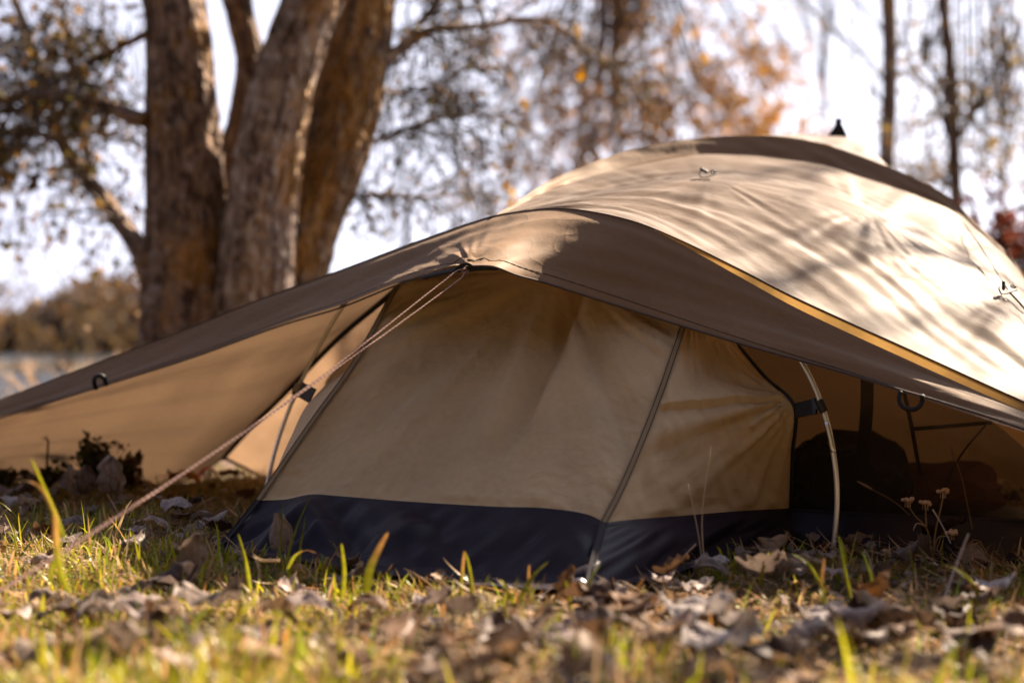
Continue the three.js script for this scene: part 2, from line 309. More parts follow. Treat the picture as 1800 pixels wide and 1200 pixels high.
  const fs = new THREE.Shape(); fs.moveTo(-0.030, 0); fs.lineTo(0.026, 0); fs.lineTo(0.011, 0.032); fs.lineTo(-0.011, 0.032);
  const foot = new THREE.ExtrudeGeometry(fs, { depth: 0.006, bevelEnabled: true, bevelSize: 0.001, bevelThickness: 0.001, bevelSegments: 1 }); foot.translate(...[0.9655, 1.0055, -4.205]);
  mesh('tab_base', foot, M.webbing, tab);
  // stitched hems along the free edges
  mesh('awning_hem', tubeGeo(frontEdge, 0.0022, 6, 300), M.hem, rainfly);
  mesh('ridge_seam', tubeGeo(ridgeAll.map(([x, y, z]) => [x, y + 0.001, z]), 0.0018, 6, 300), M.hem, rainfly);
  mesh('wing_seam', tubeGeo(seam.map(([x, y, z]) => [x, y - 0.004, z + 0.008]), 0.0065, 6, 80), M.webbing, rainfly);
  mesh('wing_hem', tubeGeo(hemLeft.map(([x, y, z]) => [x, y - 0.001, z]), 0.003, 6, 120), M.hem, rainfly);
  mesh('wall_hem', tubeGeo(hemBack.map(([x, y, z]) => [x, y - 0.001, z]), 0.006, 6, 100), M.webbing, rainfly);
}
// ---- webbing loops on the awning's edge
function loopAt(pts, width, side) {
  return mesh('webbing_loop', tubeGeo(pts, width, 6, 30), M.webbing, tent);
}
loopAt([[-0.9639, 0.2947, -3.375], [-0.9679, 0.3137, -3.37], [-0.9732, 0.3192, -3.365], [-0.9881, 0.3151, -3.37], [-0.9937, 0.3027, -3.38], [-0.9926, 0.2861, -3.39]], 0.0055);
loopAt([[0.6762, 0.3139, -2.475], [0.6738, 0.2953, -2.47], [0.6813, 0.2846, -2.465], [0.6977, 0.2829, -2.46], [0.7095, 0.2937, -2.46], [0.709, 0.3077, -2.455]], 0.0042);
// ---- guy line from the awning's point, with its loop
{
  const top = V([-0.0846, 0.5354, -2.645]), end = V([-0.7609, 0.0078, -1.72]); end.y = 0.01;
  const loop = mesh('guy_loop', ribbon([[-0.1068, 0.5335, -2.67], [-0.0952, 0.5407, -2.645], [-0.0824, 0.5436, -2.64], [-0.0718, 0.5373, -2.64]], 0.011, [0, 0.2, 1], 16, 0.003), M.webbing, tent);
  mesh('loop_binding', tubeGeo([[-0.1745, 0.5272, -2.815], [-0.1195, 0.5336, -2.715], [-0.0871, 0.5338, -2.655], [-0.053, 0.5367, -2.65], [-0.0267, 0.5375, -2.665]], 0.005, 6, 30), M.webbing, loop);
  const line = group('guy_line', tent);
  // two strands laid side by side, each a pair of twisted yarns
  const meet = top.clone().lerp(end, 0.42);
  for (const side of [-1, 1]) {
    const n = 800, a = [], b = [];
    for (let k = 0; k <= n; k++) {
      const t = k / n, p = top.clone().lerp(end, t * 0.999), gap = side * (0.0075 * sstep(0.42, 0, t) * sstep(0, 0.02, t) + 0.0011);
      p.y += -0.02 * Math.sin(Math.PI * t) + gap * 0.75; p.x -= gap * 0.5;
      const w = k * 1.1, r = 0.0006;
      a.push(p.clone().add(new THREE.Vector3(Math.cos(w) * r, Math.sin(w) * r, 0))); b.push(p.clone().sub(new THREE.Vector3(Math.cos(w) * r, Math.sin(w) * r, 0)));
    }
    mesh('strand', new Shape3().tube(a, 0.0010, 5).build(), M.cord, line);
    mesh('strand', new Shape3().tube(b, 0.0009, 5).build(), M.cordDark, line);
  }
  mesh('knot', tubeGeo([[-0.0868, 0.5365, -2.645], [-0.0929, 0.5309, -2.64], [-0.0865, 0.5266, -2.638], [-0.0814, 0.5321, -2.642]], 0.0022, 6, 16), M.cordDark, line);
}

// ---- inner tent
const seamL = [[-0.4806, 0.0976, -2.7], [-0.4424, 0.1622, -2.765], [-0.3869, 0.2543, -2.845], [-0.3282, 0.3473, -2.93], [-0.244, 0.5183, -3.05]];
const seamR = [[0.1516, 0.1014, -2.34], [0.1824, 0.1456, -2.4], [0.23, 0.228, -2.5], [0.2756, 0.3168, -2.6], [0.3331, 0.4415, -2.73]];
const skirtTopF = [[-0.4806, 0.0976, -2.7], [-0.4304, 0.1009, -2.69], [-0.3791, 0.1127, -2.67], [-0.3168, 0.1128, -2.64], [-0.2064, 0.111, -2.58], [-0.0298, 0.1123, -2.48], [0.0581, 0.1164, -2.42], [0.1274, 0.1121, -2.36], [0.1516, 0.1014, -2.34]];
const skirtTopS = [[0.1516, 0.1014, -2.34], [0.1904, 0.1011, -2.38], [0.3, 0.094, -2.5], [0.4192, 0.0877, -2.62], [0.5331, 0.0812, -2.72]];
const topF = [[-0.244, 0.5183, -3.05], [-0.1488, 0.5798, -3.1], [0, 0.6126, -3.09], [0.177, 0.5534, -2.95], [0.3331, 0.4415, -2.73]];
const zipEdge = [[0.5331, 0.0812, -2.72], [0.5265, 0.1864, -2.67], [0.5198, 0.2805, -2.62], [0.4806, 0.333, -2.7], [0.4337, 0.4033, -2.78]];
const apex = [0.102, 0.556, -3];
const footBump = (u, v, p) => {
  const e = sstep(0, 0.05, u) * sstep(1, 0.95, u) * sstep(0, 0.03, v);
  const uc = 0.62 - 0.06 * v; // the long pleat that drops from the top
  let d = -0.026 * Math.exp(-Math.pow((u - uc - 0.035) / 0.030, 2)) * sstep(0.1, 0.6, v) + 0.020 * Math.exp(-Math.pow((u - uc + 0.035) / 0.035, 2)) * sstep(0.05, 0.5, v);
  d += 0.018 * Math.exp(-Math.pow((u - uc - 0.11) / 0.04, 2)) * sstep(0.1, 0.7, v);
  const dx = p.x - apex[0], dy = p.y - apex[1], a = Math.atan2(dy, dx), r = Math.hypot(dx, dy);
  d += 0.015 * noise(a * 7, 4.4, r * 1.2) * sstep(0.02, 0.2, r) + 0.006 * noise(a * 18, 1.4, r * 2.4) * sstep(0.05, 0.3, r);
  d += 0.0012 * noise(u * 45, v * 40, 3);
  // puckers where the cloth is gathered into the seams
  const puck = 0.004 * noise(v * 34, 2, 7) * (Math.exp(-u / 0.045) + Math.exp(-(1 - u) / 0.045)) * sstep(0, 0.012, u) * sstep(1, 0.988, u) + 0.0045 * noise(u * 40, 5, 1) * Math.exp(-v / 0.05) * sstep(0, 0.012, v);
  return d * e + puck;
};
mesh('foot_panel', coons(skirtTopF, topF, seamL, seamR, 160, 120, footBump), M.inner, innerTent);
mesh('side_panel', coons(skirtTopS, [seamR[4], zipEdge[4]], seamR, zipEdge, 90, 90, (u, v) => {
  const e = sstep(0, 0.06, u) * sstep(1, 0.92, u) * sstep(0, 0.04, v);
  const dx = u - 1, dy = v - 0.55, a = Math.atan2(dy, dx), r = Math.hypot(dx, dy);
  return e * (0.010 * noise(a * 8, 1.1, r * 1.4) + 0.005 * noise((u + v) * 7, (u - v) * 3, 2) + 0.003 * noise(u * 22 + v * 12, v * 9, 5));
}), M.inner, innerTent);
// navy groundsheet skirt
const groundF = [[-0.5543, -0.0003, -2.566], [-0.4166, 0.0002, -2.48], [-0.188, -0.0004, -2.35], [-0.027, 0.0004, -2.25], [0.1039, -0.0001, -2.165]];
const groundS = [[0.1039, -0.0001, -2.165], [0.1998, 0.0005, -2.27], [0.288, 0.0064, -2.4], [0.408, 0.0042, -2.55], [0.536, 0.0012, -2.68]];
const cornerL = [[-0.5543, -0.0003, -2.566], [-0.5122, 0.0515, -2.64], [-0.4806, 0.0976, -2.7]], cornerR = [[0.1039, -0.0001, -2.165], [0.132, 0.061, -2.26], [0.1516, 0.1014, -2.34]];
mesh('skirt_foot', coons(groundF, skirtTopF, cornerL, cornerR, 100, 30, (u, v) => Math.sin(Math.PI * v) * (0.022 * noise(u * 11 + v * 2.5, v * 1.5) + 0.014 * noise(u * 3, 1, 5) + 0.009 * noise(u * 26 - v * 5, v * 2, 9)) + 0.012 * Math.exp(-Math.pow((u - 0.09 - v * 0.10) / 0.02, 2)) * Math.sin(Math.PI * v)), M.skirt, innerTent);
mesh('skirt_side', coons(groundS, skirtTopS, cornerR, [[0.536, 0.0012, -2.68], [0.5331, 0.0812, -2.72]], 80, 30, (u, v) => Math.sin(Math.PI * v) * (0.012 * noise(u * 5 - v * 3, v * 2 + 7) + 0.006 * noise(u * 12 - v * 5, v * 3, 5))), M.skirt, innerTent);
const doorLow = [[0.5331, 0.0812, -2.72], [0.6133, 0.0804, -2.69], [0.7022, 0.0787, -2.66], [0.9432, 0.073, -2.62], [1.1491, 0.0616, -2.66]];
const doorTop = [[0.4337, 0.4033, -2.78], [0.572, 0.4092, -2.86], [0.7603, 0.3539, -2.88], [0.9542, 0.2444, -2.84], [1.0044, 0.1924, -2.79], [1.0522, 0.1424, -2.74], [1.1513, 0.0631, -2.665]];
mesh('skirt_door', coons([[0.536, 0.0012, -2.68], [0.6758, 0.0006, -2.56], [0.9108, 0.0003, -2.53], [1.1102, -0.0009, -2.57]], doorLow, [[0.536, 0.0012, -2.68], [0.5331, 0.0812, -2.72]], [[1.1102, -0.0009, -2.57], [1.1491, 0.0616, -2.66]], 50, 16, (u, v) => Math.sin(Math.PI * v) * 0.008 * noise(u * 9, v * 2)), M.skirt, innerTent);
mesh('net_door', coons(doorLow, doorTop, zipEdge, [[1.1491, 0.0616, -2.66], [1.1513, 0.0631, -2.665]], 60, 40, (u, v) => Math.sin(Math.PI * v) * Math.sin(Math.PI * u) * 0.012 * noise(u * 4, v * 3)), M.netting, innerTent);
// left flank, roof, far wall and floor of the inner tent
const flankHem = [[-0.4806, 0.0976, -2.7], [-0.516, 0.1, -3], [-0.5472, 0.0904, -3.6]];
const flankEdge = [[-0.5472, 0.0904, -3.6], [-0.4355, 0.266, -3.35], [-0.3349, 0.3549, -3.22], [-0.2448, 0.5187, -3.06]];
const flankMid = [[-0.4806, 0.0976, -2.7], [-0.4782, 0.1166, -2.8], [-0.4602, 0.1994, -2.95], [-0.4331, 0.2719, -3.05], [-0.3696, 0.3199, -3.08], [-0.3224, 0.3578, -3.1], [-0.2818, 0.4494, -3.09], [-0.2448, 0.5224, -3.06]];
mesh('left_flank', loft([seamL, flankMid], 60, 10, (u, v) => 0.004 * noise(u * 9, v * 4) * Math.sin(Math.PI * v)), M.inner, innerTent);
mesh('back_flank', loft([flankMid, [[-0.5624, 0.0566, -3.7], [-0.51, 0.22, -3.75], [-0.3952, 0.4, -3.8], [-0.2072, 0.5776, -3.7]]], 40, 10), M.inner, innerTent);
mesh('inner_roof', coons([[-0.2448, 0.5224, -3.06], [0, 0.6145, -3.1], [0.3337, 0.4438, -2.735], [0.4345, 0.4045, -2.785], [0.573, 0.4103, -2.865], [0.7616, 0.355, -2.885], [0.9559, 0.2452, -2.845]], [[-0.2072, 0.5776, -3.7], [0.154, 0.708, -3.85], [0.546, 0.7432, -3.9], [0.924, 0.6156, -3.85], [1.224, 0.3424, -3.6]], [[-0.2448, 0.5224, -3.06], [-0.2072, 0.5776, -3.7]], [[0.9559, 0.2452, -2.845], [1.1392, 0.272, -3.2], [1.224, 0.3424, -3.6]], 60, 20), M.inner, innerTent);
mesh('far_wall', coons([[-0.5624, 0.0566, -3.7], [0, 0.0556, -4.1], [0.82, 0.0474, -4.1], [1.184, 0.0596, -3.7], [1.14, 0.064, -3], [1.1578, 0.0591, -2.68]], [[-0.2072, 0.5776, -3.7], [0.154, 0.708, -3.85], [0.546, 0.7432, -3.9], [0.924, 0.6156, -3.85], [1.224, 0.3424, -3.6], [1.16, 0.11, -2.9]], [[-0.5624, 0.0566, -3.7], [-0.2072, 0.5776, -3.7]], [[1.1578, 0.0591, -2.68], [1.16, 0.11, -2.9]], 60, 20, (u, v) => 0.006 * noise(u * 14, v * 3)), M.inner, innerTent);
mesh('floor', coons([[-0.5449, 0.0016, -2.58], [0.1042, 0.0051, -2.17], [0.536, 0.0034, -2.68], [1.1102, 0.0011, -2.57]].map(([x, y, z]) => [x, 0.022, z - 0.02]), [[-0.5624, 0.03, -3.7], [0, 0.0228, -4.1], [0.82, 0.0228, -4.1], [1.2528, 0.0172, -2.9]].map(([x, y, z]) => [x, 0.022, z]), [[-0.5449, 0.0016, -2.58], [-0.5624, 0.03, -3.7]].map(([x, y, z]) => [x, 0.022, z]), [[1.1102, 0.0011, -2.57], [1.2528, 0.0172, -2.9]].map(([x, y, z]) => [x, 0.022, z]), 20, 8), M.skirt, innerTent);
// felled seams with two rows of stitching
function seamTape(pts, width, side, mat, off, name = 'seam_tape') {
  const o = V(off), moved = pts.map((p) => [p[0] + o.x, p[1] + o.y, p[2] + o.z]);
  const t = mesh(name, ribbon(moved, width, side, 60, 0.0008), mat, innerTent), s = V(side).normalize();
  for (const k of [-0.42, 0.42]) {
    const rows = smooth(moved, 150).map((p) => p.clone().addScaledVector(s, k * width).add(o.clone().multiplyScalar(0.35)));
    mesh('stitching', new Shape3().tube(rows, (q) => 0.0005 + 0.0004 * (Math.round(q * 150) % 2), 4).build(), M.thread, t);
  }
  return t;
}
seamTape(seamL, 0.013, [1, 0.1, 0.2], M.inner, [-0.001, 0.002, 0.004]);
seamTape(seamR, 0.013, [1, 0.1, -0.4], M.inner, [0.0, 0.002, 0.004]);
seamTape(cornerL, 0.013, [1, 0.1, 0.2], M.skirt, [-0.001, 0.002, 0.004], 'skirt_seam');
seamTape(cornerR, 0.013, [1, 0.1, -0.4], M.skirt, [0.0, 0.002, 0.004], 'skirt_seam');
mesh('skirt_stitching', tubeGeo(skirtTopF.map(([x, y, z]) => [x, y - 0.006, z + 0.004]), 0.0012, 5, 160), M.webbing, innerTent);
mesh('skirt_stitching', tubeGeo(skirtTopS.map(([x, y, z]) => [x + 0.002, y - 0.005, z + 0.004]), 0.0012, 5, 160), M.webbing, innerTent);
mesh('skirt_stitching', tubeGeo(doorLow.map(([x, y, z]) => [x + 0.002, y - 0.004, z + 0.004]), 0.0016, 5, 100), M.webbing, innerTent);
// door zip piping with small teeth
mesh('door_zip', new Shape3().tube(smooth(zipEdge.map(([x, y, z]) => [x, y, z + 0.003]), 140), (t) => 0.0032 + 0.0009 * (Math.round(t * 140) % 2), 6).build(), M.webbing, innerTent);
mesh('door_zip', tubeGeo([[0.5337, 0.0809, -2.723], [0.5335, 0.0436, -2.7], [0.537, 0.0026, -2.685]], 0.003, 6, 20), M.webbing, innerTent);
// tapes on the netting and a rolled flap hanging behind it
mesh('hanging_strap', ribbon([[0.7325, 0.3531, -2.93], [0.7313, 0.2594, -2.93], [0.722, 0.1515, -2.93]], 0.026, [1, 0, 0.1], 20, 0.003), M.webbing, innerTent);
mesh('net_tape', ribbon([[0.7916, 0.2968, -2.868], [0.7977, 0.2407, -2.845], [0.7974, 0.176, -2.8], [0.797, 0.1392, -2.775]], 0.008, [1, 0, 0], 20), M.webbing, innerTent);
mesh('net_tape', ribbon([[0.7972, 0.2254, -2.835], [0.8876, 0.2316, -2.845], [0.9572, 0.2391, -2.832]], 0.008, [0, 1, 0], 20), M.webbing, innerTent);
mesh('net_tape', tubeGeo([[0.9419, 0.2364, -2.82], [0.8753, 0.1784, -2.77], [0.7844, 0.0767, -2.65]], 0.002, 5, 20), M.webbing, innerTent);

// ---- hoop pole and its clips
const poleCurve = [[0.566, -0.0174, -2.545], [0.5721, 0.0081, -2.545], [0.5834, 0.1144, -2.55], [0.5785, 0.1956, -2.555], [0.5613, 0.2818, -2.57], [0.5325, 0.3584, -2.6], [0.4699, 0.4587, -2.67], [0.336, 0.5714, -2.8], [0.0919, 0.6592, -2.945], [-0.0485, 0.6521, -3.03], [-0.2003, 0.6103, -3.13], [-0.3091, 0.5571, -3.22], [-0.3948, 0.4763, -3.29], [-0.4488, 0.3868, -3.3], [-0.5016, 0.2812, -3.3], [-0.5412, 0.1756, -3.3], [-0.5623, 0.0964, -3.3], [-0.5729, 0.041, -3.3], [-0.5782, 0, -3.3]];
const pole = mesh('tent_pole', tubeGeo(poleCurve, 0.0048, 12, 240), M.pole, tent);
for (const [k, q] of [[0.105, 0], [0.86, 1]]) {
  const c = smooth(poleCurve, 240), i = Math.round(k * 240);
  mesh('ferrule', new Shape3().tube(c.slice(i - 1, i + 6), 0.0052, 12).build(), M.metal, pole);
}
function clip(name, from, to, wFrom, side, collar) {
  const g = group(name, tent);
  mesh('strap', ribbon([from, from.map((v, i) => v + (to[i] - v) * 0.5), from.map((v, i) => v + (to[i] - v) * 0.74)], wFrom, side, 12, 0.003), M.webbing, g);
  const a = V(from), b = V(to), d = b.clone().sub(a);
  mesh('buckle', ribbon([a.clone().addScaledVector(d, 0.70), a.clone().addScaledVector(d, 0.80)].map((v) => v.toArray()), wFrom * 1.06, side, 2, 0.006), M.plastic, g);
  mesh('hook', ribbon([a.clone().addScaledVector(d, 0.80), a.clone().addScaledVector(d, 1.02)].map((v) => v.toArray()), wFrom * 0.55, side, 4, 0.007), M.plastic, g);
  mesh('collar', new Shape3().tube(smooth(collar, 10), 0.0085, 12).build(), M.plastic, g);
}
clip('pole_clip', [0.5209, 0.2724, -2.615], [0.5603, 0.2857, -2.575], 0.028, [0.25, 1, 0], [[0.5556, 0.294, -2.572], [0.565, 0.2726, -2.568]]);
clip('pole_clip', [-0.4282, 0.2829, -3.05], [-0.4983, 0.2954, -3.27], 0.034, [0.5, 0.87, 0.1], [[-0.4922, 0.3013, -3.29], [-0.504, 0.2763, -3.29]]);
// cord from the clip to the inner tent's corner seam
// ---- small toggles on the fly over the mid arch
function toggle(p, turn) {
  const g = group('guy_toggle', tent);
  const s = new THREE.TorusGeometry(0.005, 0.0017, 6, 14); s.rotateX(1.1); s.rotateY(turn); s.translate(p[0] + 0.012, p[1] + 0.010, p[2]);
  mesh('ring', s, M.plastic, g);
  const b = new THREE.CapsuleGeometry(0.004, 0.013, 3, 8); b.rotateZ(0.9 + turn); b.translate(p[0] - 0.010, p[1] + 0.012, p[2] + 0.004);
  mesh('barrel', b, M.plastic, g);
  mesh('cord_end', tubeGeo([[p[0] - 0.015, p[1] + 0.012, p[2]], [p[0] - 0.022, p[1] + 0.006, p[2] + 0.012], [p[0] - 0.018, p[1] - 0.006, p[2] + 0.02], [p[0] + 0.016, p[1] + 0.002, p[2] + 0.012]], 0.0012, 5, 16), M.webbing, g);
}
toggle([0.454, 0.783, -3.29], 0.2);
toggle([1.0429, 0.5052, -2.99], -0.9);
mesh('toggle_cord', tubeGeo([[1.0412, 0.5098, -2.985], [1.085, 0.6244, -3.3], [1.106, 0.701, -3.5]], 0.0016, 5, 20), M.webbing, tent);
mesh('toggle_cord', tubeGeo([[1.0459, 0.5027, -2.985], [1.0584, 0.4706, -2.94], [1.0944, 0.4, -2.88]], 0.0022, 5, 20), M.webbing, tent);

// ---- gear inside the tent
{
  function lump(c, r, seed, f) { const g = new THREE.IcosahedronGeometry(1, 5), p = g.attributes.position; for (let i = 0; i < p.count; i++) { const v = new THREE.Vector3().fromBufferAttribute(p, i), k = 1 + 0.55 * fbm(v.x * 1.3 + seed, v.y * 1.3, v.z * 1.3, 3) + 0.05 * noise(v.x * 6 + seed, v.y * 3, v.z * 6) + (f ? f(v) : 0); p.setXYZ(i, c[0] + v.x * r[0] * k, Math.max(0.024, c[1] + v.y * r[1] * k), c[2] + v.z * r[2] * k); } g.computeVertexNormals(); return g; }
  const dark = new THREE.MeshStandardMaterial({ color: C3(0.012, 0.011, 0.012), roughness: 0.8 }), red = new THREE.MeshStandardMaterial({ color: C3(0.10, 0.018, 0.010), roughness: 0.7 });
  const pack = group('rucksack', scene); tag(pack, 'dark rucksack lying inside the tent behind the net door', 'rucksack');
  mesh('pack_body', lump([0.7238, 0.0818, -3.12], [0.17, 0.12, 0.12], 3), dark, pack);
  mesh('shoulder_strap', ribbon([[0.72, 0.16, -3], [0.751, 0.1139, -2.98], [0.7425, 0.0436, -2.97]], 0.03, [1, 0, 0], 16, 0.006), dark, pack);
  mesh('lid_pocket', lump([0.6739, 0.1354, -3.12], [0.065, 0.05, 0.07], 9), dark, pack);
  const bag = group('sleeping_bag', scene); tag(bag, 'dull red sleeping bag heaped beside the rucksack inside the tent', 'sleeping bag');
  mesh('bag_body', lump([0.896, 0.0544, -3.2], [0.20, 0.075, 0.14], 15), red, bag);
  mesh('drawstring', tubeGeo([[0.8501, 0.1105, -3.08], [0.8601, 0.095, -3.05], [0.8512, 0.0595, -3.04]], 0.003, 5, 12), M.webbing, bag);
}
// ---- pegs
function peg(p, lean, label, len = 0.12) {
  const g = group('tent_peg', scene); tag(g, label, 'tent peg', 'tent pegs'); g.position.set(p[0], p[1], p[2]); g.rotation.set(lean[0], lean[1], lean[2]);
  const s = new Shape3().tube(smooth([[0, -len * 0.6, 0], [0, len * 0.3, 0], [0, len * 0.36, 0]], 12), 0.0035, 8);
  mesh('shaft', s.build(), M.metal, g);
  const h = new Shape3().tube(smooth([[0, len * 0.36, 0], [0.004, len * 0.4, 0], [0.016, len * 0.4, 0], [0.022, len * 0.34, 0]], 12), 0.0035, 8);
  mesh('hook', h.build(), M.metal, g);
}
peg([0.0991, -0.0024, -2.1], [0.1, 0, 0.3], 'bright metal peg at the near corner of the navy skirt');
peg([-0.7609, 0.0078, -1.72], [0.2, 0.4, 0.6], 'metal peg holding the end of the pink guy line', 0.14);
peg([-0.843, 0.014, -3.86], [-0.2, 0.4, -0.5], 'metal peg with red cord under the lifted left hem');
mesh('peg_cord', tubeGeo([[-0.8461, 0.0016, -3.86], [-0.8596, 0.0287, -3.9], [-0.8704, 0.0384, -4], [-0.864, 0.0411, -4.06]], 0.003, 6, 20), M.redCord, tent);

// ---------------------------------------------------------------- trees
const barkBump = greyTexture(256, 512, (u, v) => { const a = tnoise(u + 0.15 * tnoise(u, v, 5, 2), v * 0.9, 16, 3), b = tnoise(u, v, 40, 5); return 0.7 * Math.pow(1 - Math.abs(2 * a - 1), 1.5) + 0.3 * b; });
barkBump.repeat.set(3, 1.6);
const barkMat = new THREE.MeshStandardMaterial({ vertexColors: true, roughness: 0.9, bumpMap: barkBump, bumpScale: 0.025 });
const twigMat = new THREE.MeshStandardMaterial({ vertexColors: true, roughness: 0.9 });
const leafMat = new THREE.MeshPhysicalMaterial({ vertexColors: true, roughness: 1, specularIntensity: 0.3, transmission: 0.45, thickness: 0, clearcoat: 0.2, clearcoatRoughness: 0.4, side: THREE.DoubleSide });
const greyBark = [0.075, 0.06, 0.052];
const mix3 = (a, b, t) => [a[0] + (b[0] - a[0]) * t, a[1] + (b[1] - a[1]) * t, a[2] + (b[2] - a[2]) * t];
function barkColour(kindOf, seed) {
  const base = { brown: [0.26, 0.172, 0.118], pale: [0.27, 0.195, 0.148], rust: [0.17, 0.105, 0.056], thin: [0.22, 0.16, 0.12] }[kindOf], dark = [0.06, 0.032, 0.02], lichen = [0.36, 0.18, 0.02], grey = [0.52, 0.44, 0.38];
  return (t, a, p) => {
    const furrow = fbm(Math.cos(a) * 7 + seed, p.y * 8 + 1.0 * noise(p.x * 9, p.y * 7, p.z * 9), Math.sin(a) * 7, 4), blot = fbm(p.x * 5 + seed, p.y * 4, p.z * 5, 3), fine = noise(p.x * 60, p.y * 34, p.z * 60);
    let c = mix3(base, dark, sstep(-0.12, 0.32, furrow * 0.9 + 0.5 * fine));
    c = mix3(c, grey, 0.35 * sstep(0.25, 0.6, noise(p.x * 45, p.y * 38, p.z * 45)));
    if (kindOf === 'pale') c = mix3(c, grey, 0.75 * sstep(0.02, 0.30, noise(p.x * 34 + seed, p.y * 30, p.z * 34) * 0.55 + fine * 0.5 - 0.5 * furrow));
    const l = sstep(0.14, 0.34, blot + 0.16 * fine - 0.5 * furrow * (kindOf === 'rust' ? 1 : 0.3));
    return mix3(c, lichen, 0.5 * l);
  };
}
const woodyStem = (pts, r, kindOf, seed, n = 260, segs = 84) => new Shape3().tube(smooth(pts, n), (t, a, p) => {
  const c = Array.isArray(r) ? r : [r, r], k = t * (c.length - 1), i = Math.min(c.length - 2, Math.floor(k)), rr = c[i] + (c[i + 1] - c[i]) * (k - i);
  return rr * (1 + 0.10 * fbm(Math.cos(a) * 1.6 + seed, p.y * 2.5, Math.sin(a) * 1.6, 3) * 2 + 0.17 * fbm(Math.cos(a) * 7 + seed, p.y * 8 + 1.0 * noise(p.x * 9, p.y * 7, p.z * 9), Math.sin(a) * 7, 3));
}, segs, barkColour(kindOf, seed)).build();

function addLeaf(s, p, dir, size, col, R) { // two bent halves
  const side = new THREE.Vector3(R() - 0.5, R() - 0.5, R() - 0.5).cross(dir).normalize(), up = dir.clone().cross(side).multiplyScalar(size * 0.14);
  const a = s.vert(p, 0, 0, col), m = p.clone().addScaledVector(dir, size * 0.5), w = size * (0.28 + 0.12 * R());
  const l = s.vert(m.clone().addScaledVector(side, w).add(up), 0, 1, col), r = s.vert(m.clone().addScaledVector(side, -w).add(up), 1, 0, col), q = s.vert(p.clone().addScaledVector(dir, size), 1, 1, col);
  s.tri(a, r, q); s.tri(a, q, l);
}
// twigs and leaves growing from a limb; wood and leaf are Shape3 collectors
function sprout(wood, leaf, from, R, o) {
  const grow = (p, dir, len, rad, depth) => {
    const pts = [p.clone()], d = dir.clone(), n = 4;
    for (let k = 0; k < n; k++) { d.add(new THREE.Vector3((R() - 0.5) * o.wander, (R() - 0.5) * o.wander + o.lift, (R() - 0.5) * o.wander)).normalize(); pts.push(pts[k].clone().addScaledVector(d, len / n)); }
    wood.tube(pts, [rad, rad * 0.55], depth > 1 ? 5 : 4, o.bark, false);
    if (depth > 0) { const m = o.kids ?? 3; for (let k = 0; k < m; k++) { const q = pts[1 + Math.floor(R() * n)], e = d.clone().add(new THREE.Vector3(R() - 0.5, R() - 0.5, R() - 0.5).multiplyScalar(1.7)).normalize(); grow(q, e, len * (0.5 + 0.3 * R()), rad * 0.55, depth - 1); } }
    if (depth < (o.leafDepth ?? 2)) { const m = Math.round(o.leaves * (0.4 + R() * 1.2)); for (let k = 0; k < m; k++) { const t = R() * n, i = Math.min(n - 1, Math.floor(t)), q = pts[i].clone().lerp(pts[i + 1], t - i), e = new THREE.Vector3(R() - 0.5, R() - 0.75, R() - 0.5).normalize(); addLeaf(leaf, q.addScaledVector(e, 0.01), e, o.size * (0.6 + 0.8 * R()), o.colour(R), R); } }
  };
  for (const [p, dir, len, rad] of from) grow(p, dir, len, rad, o.depth);
}
const pick = (list) => (R) => { const c = list[Math.floor(R() * list.length)], k = 0.7 + 0.6 * R(); return [c[0] * k, c[1] * k, c[2] * k]; };
const brownLeaves = pick([[0.16, 0.085, 0.03], [0.11, 0.06, 0.025], [0.22, 0.13, 0.03], [0.07, 0.06, 0.02], [0.26, 0.15, 0.03], [0.09, 0.075, 0.02]]);
const goldLeaves = pick([[0.42, 0.21, 0.04], [0.36, 0.17, 0.045], [0.30, 0.15, 0.05], [0.46, 0.26, 0.05], [0.26, 0.13, 0.05]]);
const redLeaves = pick([[0.14, 0.03, 0.02], [0.10, 0.03, 0.02], [0.18, 0.05, 0.02]]);

